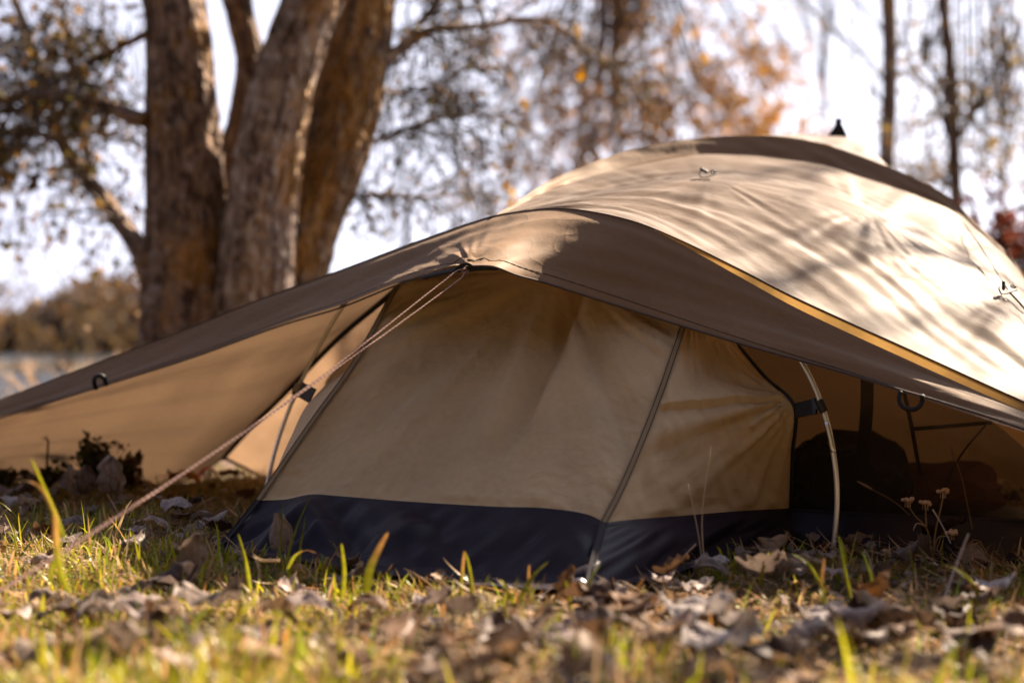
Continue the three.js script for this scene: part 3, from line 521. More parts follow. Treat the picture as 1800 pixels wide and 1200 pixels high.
{ // the many-stemmed willow behind the tent
  const tree = group('willow_tree', scene); tag(tree, 'old willow with several thick lichen-spotted stems behind the tent at the left', 'tree');
  const base = [-1.12, -0.0256, -5.6]; base[1] = -0.1;
  mesh('trunk', woodyStem([[-1.2654, -0.044, -5.55], [-1.2584, 0.268, -5.5], [-1.2496, 0.62, -5.5], [-1.2474, 0.84, -5.5], [-1.2586, 1.0624, -5.52], [-1.2743, 1.288, -5.55], [-1.299, 1.516, -5.58], [-1.3421, 1.7488, -5.62], [-1.381, 2.0301, -5.66], [-1.449, 2.746, -5.75]], [0.25, 0.195, 0.16, 0.135, 0.127, 0.123, 0.12, 0.098, 0.085, 0.07], 'brown', 2), barkMat, tree);
  mesh('stem', woodyStem([[-1.4145, -0.037, -5.75], [-1.4068, 0.4, -5.7], [-1.4018, 0.8544, -5.68], [-1.409, 1.312, -5.7], [-1.4235, 1.7776, -5.74], [-1.4338, 2.256, -5.8]], [0.17, 0.09, 0.062, 0.062, 0.058, 0.05], 'brown', 8), barkMat, tree);
  mesh('stem', woodyStem([[-0.9856, -0.0704, -5.6], [-0.979, 0.312, -5.5], [-0.9713, 0.6168, -5.42], [-0.959, 0.832, -5.4], [-0.9331, 1.048, -5.4], [-0.8932, 1.2672, -5.42], [-0.8393, 1.49, -5.45], [-0.7634, 1.72, -5.5], [-0.666, 1.9984, -5.55], [-0.4788, 2.68, -5.7]], [0.24, 0.19, 0.148, 0.13, 0.122, 0.115, 0.108, 0.10, 0.09, 0.07], 'pale', 14), barkMat, tree);
  mesh('stem', woodyStem([[-1.0234, -0.1474, -5.95], [-0.9512, 0.4, -5.8], [-0.897, 0.676, -5.75], [-0.8165, 0.929, -5.75], [-0.736, 1.159, -5.75], [-0.682, 1.371, -5.78], [-0.645, 1.5832, -5.8], [-0.6131, 1.804, -5.85], [-0.5782, 2.17, -5.9], [-0.528, 2.848, -6]], [0.24, 0.185, 0.15, 0.15, 0.15, 0.14, 0.13, 0.125, 0.11, 0.08], 'rust', 21), barkMat, tree);
  mesh('limb', woodyStem([[-1.2, 0.64, -6], [-1.2048, 1.048, -6], [-1.1712, 1.216, -6], [-1.1269, 1.4114, -6.02], [-1.118, 1.61, -6.05], [-1.1712, 1.8152, -6.1], [-1.23, 2.0728, -6.15], [-1.3104, 2.668, -6.3]], [0.09, 0.075, 0.06, 0.06, 0.062, 0.06, 0.055, 0.04], 'rust', 31, 90, 32), barkMat, tree);
  mesh('limb', woodyStem([[-1.1095, 1.3648, -6.03], [-1.0492, 1.5956, -6.1], [-1.0044, 1.7888, -6.2], [-0.9576, 2.0632, -6.3]], [0.05, 0.03, 0.025, 0.02], 'brown', 33, 40, 20), barkMat, tree);
  const limbs = [
    [[[-1.4157, 0.624, -5.6], [-1.4934, 0.7648, -5.7], [-1.652, 0.931, -5.9], [-1.83, 1.1076, -6.1], [-1.9642, 1.268, -6.2], [-2.0538, 1.4836, -6.3], [-2.1463, 1.7208, -6.35], [-2.2656, 1.9872, -6.4], [-2.496, 2.324, -6.5]], [0.045, 0.040, 0.036, 0.034, 0.028, 0.022, 0.018, 0.014, 0.01]],
    [[[-1.4291, 1.2691, -5.6], [-1.539, 1.3052, -5.7], [-1.6704, 1.3628, -5.8], [-1.8644, 1.4195, -5.9], [-2.064, 1.4368, -6], [-2.3808, 1.392, -6.2]], [0.034, 0.030, 0.024, 0.024, 0.018, 0.01]],
    [[[-1.4351, 1.6317, -5.65], [-1.5892, 1.6064, -5.8], [-1.77, 1.5517, -5.9], [-1.944, 1.48, -6], [-2.0496, 1.3272, -6.1], [-2.232, 1.2184, -6.2]], [0.018, 0.014, 0.012, 0.012, 0.01, 0.006]],
    [[[-1.8056, 1.0832, -6.1], [-1.86, 1.268, -6.2], [-1.9656, 1.4332, -6.3], [-1.9712, 1.7056, -6.4], [-2.106, 2.038, -6.5]], [0.014, 0.012, 0.01, 0.009, 0.006]],
    [[[-1.9592, 1.268, -6.2], [-2.142, 1.3198, -6.3], [-2.2784, 1.2704, -6.4], [-2.496, 1.31, -6.5]], [0.02, 0.014, 0.012, 0.008]],
    [[[-2.268, 1.8364, -6.3], [-2.1672, 1.7608, -6.3], [-2.1118, 1.6348, -6.3], [-2.0538, 1.4836, -6.3]], [0.01, 0.012, 0.014, 0.016]],
    [[[-0.5382, 1.5368, -5.8], [-0.4602, 1.6154, -5.9], [-0.336, 1.7152, -6], [-0.1464, 1.7518, -6.1], [0.1116, 1.8037, -6.2], [0.252, 1.7658, -6.3], [0.384, 1.68, -6.4], [0.572, 1.674, -6.5]], [0.03, 0.024, 0.018, 0.013, 0.011, 0.010, 0.009, 0.006]],
    [[[-0.4602, 1.6154, -5.9], [-0.3927, 1.7209, -5.95], [-0.324, 1.828, -6], [-0.2684, 2.0104, -6.1]], [0.02, 0.014, 0.012, 0.008]],
    [[[-0.645, 1.1842, -5.8], [-0.528, 1.264, -6], [-0.372, 1.3622, -6.2], [-0.1792, 1.424, -6.4], [0, 1.4296, -6.6]], [0.014, 0.010, 0.008, 0.006, 0.004]],
    [[[-0.7192, 0.9916, -5.8], [-0.5856, 1.0295, -6.1], [-0.3584, 1.0502, -6.4], [-0.134, 1.1236, -6.7]], [0.012, 0.009, 0.007, 0.004]],
    [[[-0.6032, 1.4208, -5.8], [-0.4392, 1.4736, -6.1], [-0.252, 1.5844, -6.3], [-0.078, 1.804, -6.5]], [0.011, 0.009, 0.007, 0.004]],
  ];
  const R = rng(11), wood = new Shape3(), leaf = new Shape3();
  limbs.forEach(([pts, rad], n) => {
    const m = mesh('branch', woodyStem(pts, rad, 'brown', 40 + n, 60, 14), barkMat, tree);
    const c = smooth(pts, 40), right = n > 5, from = [];
    const count = right ? 30 : 24;
    for (let k = 0; k < count; k++) { const i = Math.floor((0.15 + 0.85 * R()) * 39), d = c[i + 1].clone().sub(c[i]).normalize().add(new THREE.Vector3(R() - 0.5, R() - 0.62, (R() - 0.5) * 1.4).multiplyScalar(2.2)).normalize(); from.push([c[i], d, 0.16 + 0.24 * R(), 0.006]); }
    sprout(wood, leaf, from, R, { wander: 0.9, lift: -0.08, depth: 2, kids: 3, leaves: right ? 0.4 : 0.7, size: right ? 0.032 : 0.044, bark: greyBark, colour: brownLeaves, leafDepth: 3 });
  });
  // twigs hanging in from the crown above the frame
  const from = [];
  for (let k = 0; k < 70; k++) { const x = -1.4 - 1.5 * R(), y = 0.85 + 1.4 * R(); from.push([new THREE.Vector3(x * 1.05, y, -5.8 - 1.2 * R()), new THREE.Vector3(R() - 0.5, -0.6 - R(), R() - 0.5).normalize(), 0.25 + 0.3 * R(), 0.004]); }
  sprout(wood, leaf, from, R, { wander: 0.8, lift: -0.15, depth: 2, kids: 3, leaves: 0.6, size: 0.042, bark: greyBark, colour: brownLeaves, leafDepth: 3 });
  // a few yellow leaves still on the right-hand twigs
  for (const p of [[0.287, 1.8097, -6.35], [0.297, 1.6339, -6.4], [0.3021, 1.6595, -6.4], [0.066, 1.5405, -6.6], [-0.0185, 1.1339, -6.6], [0.0132, 1.0732, -6.6], [-0.32, 0.8531, -6.4], [0.9716, 1.8084, -7]]) for (let k = 0; k < 3; k++) addLeaf(leaf, V(p).add(new THREE.Vector3(R() - 0.5, R() - 0.5, R() - 0.5).multiplyScalar(0.04)), new THREE.Vector3(R() - 0.5, -1, R() - 0.5).normalize(), 0.055, [0.55, 0.30, 0.01], R);
  // the crown spreads out overhead, above the frame
  const top = V([-0.874, 2.746, -5.75]); top.y = 3.1;
  for (let k = 0; k < 26; k++) {
    const end = new THREE.Vector3(-4.6 + 6.2 * R(), 3.6 + 2.6 * R(), -8.2 + 7.4 * R()), mid = top.clone().lerp(end, 0.5).add(new THREE.Vector3(0, 0.5, 0));
    wood.tube(smooth([top, mid, end], 10), [0.045, 0.008], 6, greyBark, false);
    for (let q = 0; q < 360; q++) { const p = mid.clone().lerp(end, 0.2 + 0.9 * R()).add(new THREE.Vector3(R() - 0.5, R() - 0.5, R() - 0.5).multiplyScalar(2.0)), e = new THREE.Vector3(R() - 0.5, R() - 0.8, R() - 0.5).normalize(); if (p.y < 2.9 || p.x > 1.9) continue; addLeaf(leaf, p, e, 0.09 + 0.05 * R(), brownLeaves(R), R); }
  }
  kind(mesh('twigs', wood.build(), twigMat, tree), 'stuff');
  kind(mesh('crown', leaf.build(), leafMat, tree), 'stuff');
}
// trees standing farther off; each has a trunk, branches and a loose crown
function farTree(name, label, trunkPts, radii, crownAt, o) {
  const t = group(name, scene); tag(t, label, 'tree', 'trees beyond the tent');
  mesh('trunk', woodyStem(trunkPts, radii, o.barkKind ?? 'thin', o.seed, 60, 18), barkMat, t);
  const R = rng(o.seed * 77 + 5), wood = new Shape3(), leaf = new Shape3(), tc = smooth(trunkPts, 40), from = [];
  for (const [pts, r0, r1] of o.limbs ?? []) { const c = smooth(pts, 20); wood.tube(c, [r0, r1], 7, o.bark, false); for (let k = 0; k < (o.perLimb ?? 8); k++) { const i = 3 + Math.floor(R() * 16); from.push([c[i], c[i + 1].clone().sub(c[i]).normalize().add(new THREE.Vector3(R() - 0.5, R() - 0.4, R() - 0.5).multiplyScalar(1.6)).normalize(), o.twig * (0.6 + 0.8 * R()), r1 * 1.1]); } }
  for (const [c, r, n] of crownAt) for (let k = 0; k < n; k++) {
    const v = new THREE.Vector3(R() * 2 - 1, R() * 2 - 1, R() * 2 - 1); if (v.length() > 1) { k--; continue; }
    const q = new THREE.Vector3(c[0] + v.x * r[0], c[1] + v.y * r[1], c[2] + v.z * r[2]);
    from.push([q, new THREE.Vector3(v.x + R() - 0.5, (o.droop ?? 0) + R() - 0.5, v.z + R() - 0.5).normalize(), o.twig * (0.6 + 0.8 * R()), o.twigR ?? 0.006]);
    if (R() < 0.3) wood.tube([tc[Math.min(39, 22 + Math.floor(R() * 17))], q.clone().lerp(tc[38], 0.4).add(new THREE.Vector3(0, -0.1, 0)), q], [(o.twigR ?? 0.006) * 2.4, o.twigR ?? 0.006], 5, o.bark, false);
  }
  sprout(wood, leaf, from, R, { wander: 0.8, lift: o.lift ?? 0, depth: o.depth ?? 1, kids: o.kids ?? 3, leaves: o.leaves, size: o.size, bark: o.bark, colour: o.colour, leafDepth: 3 });
  kind(mesh('branches', wood.build(), twigMat, t), 'stuff');
  if (leaf.n) kind(mesh('crown', leaf.build(), leafMat, t), 'stuff');
  return t;
}
farTree('autumn_tree', 'copper leaved tree rising behind the tent ridge in the middle', [[0.98, -0.356, -14], [1.008, 0.96, -14], [1.0792, 2.104, -14.2], [1.0582, 3.26, -14.3], [1.0944, 4.72, -14.4], [1.044, 6.316, -14.5]], [0.04, 0.035, 0.03, 0.025, 0.02, 0.015],
  [[[0.896, 2.976, -14], [1.0, 0.95, 0.9], 120], [[1.728, 3.5104, -14.4], [0.95, 0.75, 0.9], 75], [[0.476, 3.536, -14], [0.6, 0.6, 0.7], 26], [[1.136, 4.8304, -14.2], [1.5, 0.9, 1.2], 70], [[0.2304, 2.1856, -14.4], [0.7, 0.45, 0.6], 36], [[1.9008, 2.7616, -14.4], [0.55, 0.5, 0.6], 40], [[0.9372, 2.7288, -14.2], [0.45, 0.7, 0.5], 60], [[2.5112, 3.3784, -14.6], [0.5, 0.6, 0.6], 30]],
  { seed: 3, twig: 0.42, leaves: 5, size: 0.06, colour: goldLeaves, bark: greyBark, droop: -0.5, lift: -0.1, twigR: 0.006 });
farTree('autumn_tree', 'small golden tree just above the far arch of the tent', [[3.026, -0.28, -17], [3.026, 1.42, -17], [3.06, 2.44, -17], [3.06, 3.12, -17]], [0.12, 0.1, 0.07, 0.03],
  [[[3.026, 2.95, -17], [0.55, 0.42, 0.5], 42], [[3.44, 2.8424, -17.2], [0.4, 0.25, 0.4], 18], [[2.652, 2.882, -17], [0.35, 0.35, 0.4], 20], [[3.06, 1.76, -17], [0.9, 0.9, 0.8], 60]],
  { seed: 5, twig: 0.34, leaves: 5, size: 0.06, colour: pick([[0.55, 0.26, 0.03], [0.48, 0.22, 0.03], [0.38, 0.18, 0.04]]), bark: greyBark, twigR: 0.005 });
farTree('bare_tree', 'slim dark bare trunk standing behind the tent at the right', [[2.9128, -0.04, -11], [2.904, 1.28, -11], [2.8996, 1.764, -11], [2.9172, 2.16, -11], [2.9304, 2.644, -11], [2.9128, 3.04, -11], [2.904, 4.14, -11], [3.0016, 6.224, -11.2], [3.312, 8.22, -11.5]], [0.075, 0.065, 0.06, 0.057, 0.054, 0.05, 0.045, 0.035, 0.015], [],
  { seed: 7, twig: 0.45, leaves: 0.25, size: 0.05, colour: brownLeaves, bark: greyBark, perLimb: 6, lift: 0.02, depth: 1, kids: 2,
    limbs: [[[[2.9128, 2.38, -11], [2.688, 2.7296, -11.2], [2.4624, 2.9992, -11.4], [2.2272, 3.3232, -11.6]], 0.016, 0.005], [[[2.926, 2.16, -11], [2.6352, 2.4736, -10.8], [2.4168, 2.6896, -10.6], [2.08, 2.9376, -10.4]], 0.014, 0.004], [[[2.926, 2.556, -11], [3.0912, 2.8192, -11.2], [3.164, 3.112, -11.3], [3.3744, 3.5008, -11.4]], 0.014, 0.005], [[[2.904, 2.776, -11], [2.552, 3.128, -11], [2.112, 3.436, -11]], 0.012, 0.004], [[[2.926, 2.446, -11], [3.2544, 2.6148, -11.3], [3.45, 2.93, -11.5], [3.5728, 3.3232, -11.6]], 0.016, 0.006], [[[2.904, 2.182, -11], [2.712, 2.2532, -11.3], [2.4592, 2.3256, -11.6], [2.1712, 2.3116, -11.8]], 0.010, 0.003]] });
farTree('thinning_tree', 'forked tree with a few yellowed leaves behind the tent at the far right', [[2.964, -0.056, -9.5], [2.9716, 0.97, -9.5], [2.964, 1.426, -9.5], [2.9488, 1.768, -9.5], [2.9412, 2.034, -9.5], [2.9184, 2.338, -9.5], [2.888, 2.604, -9.5], [2.88, 3.3184, -9.6], [3.136, 5.496, -9.8]], [0.055, 0.045, 0.042, 0.040, 0.034, 0.02, 0.016, 0.012, 0.008],
  [[[3.002, 1.768, -9.5], [0.42, 0.36, 0.4], 70], [[2.8416, 1.5136, -9.6], [0.22, 0.16, 0.3], 14], [[3.4496, 2.2816, -9.8], [0.3, 0.45, 0.4], 16]],
  { seed: 9, twig: 0.26, leaves: 1.3, size: 0.05, colour: pick([[0.26, 0.17, 0.03], [0.2, 0.11, 0.03], [0.12, 0.09, 0.03]]), bark: greyBark, perLimb: 7, twigR: 0.004, depth: 1,
    limbs: [[[[2.9488, 1.692, -9.5], [2.8416, 2.0896, -9.6], [2.7548, 2.2624, -9.7], [2.6852, 2.5168, -9.8]], 0.022, 0.007], [[[2.9564, 1.73, -9.5], [3.097, 1.958, -9.5], [3.23, 2.224, -9.5], [3.42, 2.528, -9.5]], 0.022, 0.008], [[[2.945, 2.034, -9.5], [2.755, 2.338, -9.5], [2.85, 2.642, -9.5]], 0.016, 0.006], [[[2.964, 1.54, -9.5], [2.726, 1.4528, -9.4], [2.632, 1.528, -9.4]], 0.014, 0.006], [[[2.964, 1.882, -9.5], [3.2592, 2.0296, -9.7], [3.528, 2.3992, -9.8]], 0.014, 0.005]] });
farTree('bare_tree', 'grey far birch crown of fine twigs between the willow and the copper tree', [[-0.84, -0.608, -21], [-0.84, 1.408, -21], [-0.7896, 2.92, -21], [-0.84, 4.432, -21], [-0.7896, 5.944, -21], [-0.84, 7.624, -21]], [0.03, 0.026, 0.024, 0.02, 0.018, 0.015],
  [[[-0.84, 3.928, -21], [1.5, 1.7, 1.0], 60], [[-1.512, 2.584, -21], [1.1, 0.9, 0.9], 28], [[0, 2.668, -21], [1.0, 0.8, 0.9], 34]],
  { seed: 17, twig: 0.75, leaves: 0.45, size: 0.055, colour: pick([[0.2, 0.13, 0.09], [0.26, 0.16, 0.09], [0.3, 0.17, 0.06]]), bark: greyBark, twigR: 0.0045, depth: 2, kids: 2, droop: -0.3 });
farTree('bare_tree', 'grey far birch with fine twigs between copper tree and slim trunk', [[4.84, -0.656, -22], [4.84, 1.456, -22], [4.884, 3.04, -22], [4.84, 4.624, -22], [4.928, 6.208, -22], [4.84, 7.968, -22]], [0.035, 0.03, 0.028, 0.024, 0.02, 0.015],
  [[[4.84, 4.624, -22], [1.3, 1.5, 1.0], 60], [[4.4, 5.592, -22], [1.2, 0.8, 0.9], 40]],
  { seed: 19, twig: 0.8, leaves: 0.25, size: 0.055, colour: pick([[0.2, 0.13, 0.09], [0.3, 0.17, 0.06]]), bark: greyBark, twigR: 0.0045, depth: 2, kids: 2, droop: 0.2 });
farTree('thinning_tree', 'loose yellowing tree top behind the far right trees', [[5.504, -0.368, -16], [5.504, 1.168, -16], [5.536, 2.32, -16], [5.568, 3.472, -16], [5.6, 4.624, -16]], [0.035, 0.03, 0.026, 0.022, 0.015],
  [[[5.376, 2.64, -16], [0.9, 0.8, 0.8], 60], [[5.696, 3.856, -16], [0.8, 0.9, 0.8], 40], [[4.608, 2.32, -16], [0.5, 0.4, 0.5], 20]],
  { seed: 23, twig: 0.55, leaves: 2.2, size: 0.055, colour: pick([[0.34, 0.2, 0.06], [0.26, 0.15, 0.06], [0.2, 0.13, 0.05]]), bark: greyBark, twigR: 0.006, depth: 1, kids: 3 });
// the tall tree out of the frame that throws its loose shade over the fly and the grass
farTree('thinning_tree', 'tall loose-crowned tree beyond the right edge, shading the tent', [[5.5, -0.3, -7.2], [5.45, 1.6, -7.2], [5.3, 3.2, -7.2], [5.2, 4.6, -7.1], [5.1, 6.2, -7.0]], [0.14, 0.12, 0.1, 0.07, 0.03],
  [[[4.8, 3.9, -7.3], [1.1, 0.8, 0.9], 12], [[5.7, 5.9, -7.9], [1.3, 1.0, 1.2], 20]],
  { seed: 13, twig: 0.5, leaves: 0.8, size: 0.06, perLimb: 12, colour: goldLeaves, bark: greyBark, twigR: 0.008, depth: 1,
    limbs: [[[[5.3, 3.0, -7.2], [4.4, 3.5, -6.6], [3.5, 3.7, -6.0], [2.8, 3.8, -5.4]], 0.02, 0.008], [[[5.3, 3.4, -7.2], [4.3, 4.2, -7.2], [3.5, 4.6, -7.0]], 0.02, 0.008], [[[5.3, 3.6, -7.2], [6.3, 4.4, -7.4]], 0.03, 0.012]] });
{ // red shrub at the right edge, far shore, reeds
  const R = rng(33), wood = new Shape3(), leaf = new Shape3(), from = [], sh = group('shrub', scene); tag(sh, 'dark red leaved shrub beside the right end of the tent', 'shrub');
  for (let k = 0; k < 120; k++) { const a = R() * 6.28, r = Math.sqrt(R()); from.push([new THREE.Vector3(3.28 + Math.cos(a) * r * 0.46, 0.35 + R() * 0.78, -8.6 + Math.sin(a) * r * 0.5), new THREE.Vector3(R() - 0.5, R() * 0.7, R() - 0.5).normalize(), 0.16 + 0.14 * R(), 0.004]); }
  for (let k = 0; k < 14; k++) { const a = R() * 6.28; wood.tube(smooth([[3.28 + 0.1 * Math.cos(a), -0.1, -8.6 + 0.1 * Math.sin(a)], [3.28 + 0.3 * Math.cos(a), 0.4, -8.6 + 0.25 * Math.sin(a)], [3.28 + 0.4 * Math.cos(a), 0.95, -8.6 + 0.4 * Math.sin(a)]], 8), [0.012, 0.005], 5, greyBark, false); }
  sprout(wood, leaf, from, R, { wander: 0.8, lift: 0.05, depth: 1, kids: 3, leaves: 9, size: 0.05, bark: greyBark, colour: redLeaves, leafDepth: 3 });
  kind(mesh('stems', wood.build(), twigMat, sh), 'stuff'); kind(mesh('foliage', leaf.build(), leafMat, sh), 'stuff');
}
{
  const R = rng(51), far = new Shape3(), ochre = pick([[0.10, 0.052, 0.028], [0.065, 0.042, 0.028], [0.13, 0.068, 0.022], [0.045, 0.036, 0.034], [0.07, 0.05, 0.042], [0.16, 0.085, 0.018]]);
  for (let k = 0; k < 26000; k++) {
    const x = -75 + R() * 110, z = -(93 + R() * 16), h = (3.7 + 2.6 * fbm(x * 0.11, 2, 0, 3) * 1.6) * (0.75 + 0.25 * R()), y = groundY(x, z) - 0.3 + Math.pow(R(), 0.8) * Math.max(1, h);
    addLeaf(far, new THREE.Vector3(x, y, z), new THREE.Vector3(R() - 0.5, R() - 0.3, R() - 0.5).normalize(), 0.5 + 0.6 * R(), ochre(R), R);
  }
  const w = mesh('far_shore_woodland', far.build(), leafMat, scene); kind(w, 'stuff', 'brown autumn thicket lining the far shore of the lake', 'thicket');
  // bank thicket on the near side, seen between the willow and the water
  function reedClump(x, z, n, h, label, col) {
    const s = new Shape3(), p = new Shape3(), g = group('reed_clump', scene); tag(g, label, 'reeds', 'reed clumps on the lake bank');
    for (let k = 0; k < n; k++) {
      const bx = x + (R() - 0.5) * 0.34, bz = z + (R() - 0.5) * 0.34, by = groundY(bx, bz), hh = h * (0.6 + 0.5 * R()), lx = (R() - 0.5) * 0.5, lz = (R() - 0.5) * 0.3;
      const pts = smooth([[bx, by - 0.05, bz], [bx + lx * 0.3, by + hh * 0.5, bz + lz * 0.3], [bx + lx, by + hh, bz + lz]], 6); s.tube(pts, [0.004, 0.002], 4, col, false);
      if (R() < 0.5) { const e = pts[6].clone().sub(pts[5]).normalize(); for (let q = 0; q < 7; q++) addLeaf(p, pts[6].clone().addScaledVector(e, -0.02 * q), e.clone().add(new THREE.Vector3((R() - 0.5) * 1.1, -0.3 * R(), (R() - 0.5) * 1.1)).normalize(), 0.06, [0.36, 0.26, 0.18], R); }
      if (R() < 0.5) s.tube(smooth([pts[2], pts[4].clone().add(new THREE.Vector3((R() - 0.5) * 0.1, 0, 0)), pts[4].clone().add(new THREE.Vector3((R() - 0.5) * 0.3, 0.02, 0))], 5), [0.005, 0.001], 4, col, false);
    }
    kind(mesh('stalks', s.build(), twigMat, g), 'stuff'); if (p.n) kind(mesh('plumes', p.build(), leafMat, g), 'stuff');
  }
  reedClump(-2.55, -8.2, 12, 0.36, 'pale reed clump with feathery plumes nearest the left edge', [0.36, 0.24, 0.15]);
  reedClump(-2.25, -8.0, 9, 0.26, 'pale pinkish reed clump left of the willow foot', [0.40, 0.26, 0.17]);
  reedClump(-1.95, -7.7, 10, 0.18, 'short tan reed clump close beside the willow foot', [0.34, 0.23, 0.14]);
  reedClump(-2.95, -8.6, 8, 0.42, 'taller reed clump running out of the left edge', [0.33, 0.22, 0.13]);
  function bush(x, z, w, h, label, colour, seed) {
    const R2 = rng(seed), wood2 = new Shape3(), leaf2 = new Shape3(), from = [], y0 = groundY(x, z), g = group('bank_bush', scene); tag(g, label, 'bush', 'bushes across the water');
    for (let k = 0; k < 70; k++) from.push([new THREE.Vector3(x + (R2() - 0.5) * w, y0 + R2() * h, z + (R2() - 0.5) * w * 0.6), new THREE.Vector3(R2() - 0.5, R2() * 0.8, R2() - 0.5).normalize(), h * 0.25, 0.012]);
    sprout(wood2, leaf2, from, R2, { wander: 0.7, lift: 0.05, depth: 1, kids: 3, leaves: 7, size: 0.14, bark: greyBark, colour, leafDepth: 3 });
    kind(mesh('stems', wood2.build(), twigMat, g), 'stuff'); kind(mesh('foliage', leaf2.build(), leafMat, g), 'stuff');
  }
  const oliveBrown = pick([[0.11, 0.07, 0.022], [0.16, 0.095, 0.018], [0.075, 0.05, 0.022], [0.13, 0.07, 0.028]]);
  bush(-14.5, -42, 7, 3.2, 'broad ochre bush on the islet at the left edge', oliveBrown, 61);
  bush(-10.5, -43, 5, 2.6, 'low brown bush on the islet left of the willow', oliveBrown, 62);
  bush(-18.5, -44, 6, 3.0, 'brown bush on the islet running out of the left edge', oliveBrown, 63);
  // the islet they grow on
  const isl = new THREE.SphereGeometry(1, 32, 12); isl.scale(11, 0.55, 3.2); isl.translate(-14.5, -0.75, -43);
  kind(mesh('islet_terrain', isl, new THREE.MeshStandardMaterial({ color: C3(0.10, 0.075, 0.045), roughness: 1 }), scene), 'structure', 'low brown islet in the lake', 'islet');
}

{ // unseen wood edge, added behind the camera to keep open sky off the tent's front
  const R = rng(91), s = new Shape3(), dark = pick([[0.035, 0.04, 0.014], [0.05, 0.045, 0.016], [0.06, 0.045, 0.02]]);
  for (let k = 0; k < 15000; k++) { const x = (R() * 2 - 1) * 17, z = 4.5 + R() * 4 + 0.012 * x * x * -1, y = Math.pow(R(), 0.9) * (8 + 1.5 * noise(x * 0.5, 3)); addLeaf(s, new THREE.Vector3(x, y, z), new THREE.Vector3(R() - 0.5, R() - 0.5, R() - 0.5).normalize(), 0.45 + 0.5 * R(), dark(R), R); }
  kind(mesh('added_woodland', s.build(), new THREE.MeshStandardMaterial({ vertexColors: true, roughness: 1, side: THREE.DoubleSide }), scene), 'stuff', 'added dark evergreen wood edge, unseen behind the viewpoint', 'wood');
}

// ---------------------------------------------------------------- grass, straw, fallen leaves and small plants
const footprint = [[-0.5443, -2.5773], [0.1039, -2.1645], [0.55, -2.68], [1.12, -2.56], [1.2, -2.9], [1.0, -4.0], [0, -4.1], [-0.55, -3.7]];
function inTent(x, z) { let c = false; for (let i = 0, j = footprint.length - 1; i < footprint.length; j = i++) { const [xi, zi] = footprint[i], [xj, zj] = footprint[j]; if ((zi > z) !== (zj > z) && x < (xj - xi) * (z - zi) / (zj - zi) + xi) c = !c; } return c; }
const grassMat = new THREE.MeshPhysicalMaterial({ color: 0xffffff, roughness: 1, specularIntensity: 0.2, transmission: 0.5, thickness: 0, clearcoat: 0.55, clearcoatRoughness: 0.28, side: THREE.DoubleSide });
const strawMat = new THREE.MeshPhysicalMaterial({ color: 0xffffff, roughness: 1, specularIntensity: 0.3, transmission: 0.2, thickness: 0, clearcoat: 0.25, clearcoatRoughness: 0.35, side: THREE.DoubleSide });
function bladeGeo(bend, twist, wide, seed) { // one metre tall blade, slightly channelled
  const s = new Shape3(), n = 6, R = rng(seed); let y = 0, z = 0, a = 0.05; const kink = 0.5 + R() * 0.4;
  for (let k = 0; k <= n; k++) {
    const t = k / n, w = wide * Math.pow(1 - t, 0.55) * (0.75 + 0.5 * Math.min(1, t * 3)) + 0.001, tw = twist * t;
    const cx = Math.cos(tw) * w, cz = Math.sin(tw) * w;
    s.vert(new THREE.Vector3(-cx, y, z - cz), 0, t); s.vert(new THREE.Vector3(0, y - 0.25 * w, z + 0.25 * w), 0.5, t); s.vert(new THREE.Vector3(cx, y, z + cz), 1, t);
    a += bend / n * (t > kink ? 2.2 : 0.7); y += Math.cos(a) / n; z += Math.sin(a) / n;
  }
  for (let k = 0; k < n; k++) for (let e = 0; e < 2; e++) { const b = k * 3 + e; s.tri(b, b + 1, b + 3); s.tri(b + 1, b + 4, b + 3); }
  return s.build();
}
function scatter(name, geos, mat, spots, label, category) {
  const parent = group(name, scene); kind(parent, 'stuff', label, category);
  geos.forEach((g, q) => {
    const mine = spots.filter((_, i) => i % geos.length === q), im = new THREE.InstancedMesh(g, mat, mine.length), m = new THREE.Matrix4(), c = new THREE.Color();
    mine.forEach((s, i) => { m.compose(s.p, s.q, s.s); im.setMatrixAt(i, m); c.setRGB(...s.c); im.setColorAt(i, c); });
    im.name = 'blades'; shade(im); parent.add(im);
  });
  return parent;
}
const greens = [[0.23, 0.25, 0.012], [0.30, 0.29, 0.012], [0.14, 0.18, 0.016], [0.37, 0.33, 0.018], [0.18, 0.20, 0.02]], straws = [[0.46, 0.30, 0.14], [0.40, 0.24, 0.10], [0.55, 0.38, 0.20], [0.50, 0.24, 0.06], [0.34, 0.24, 0.16]];
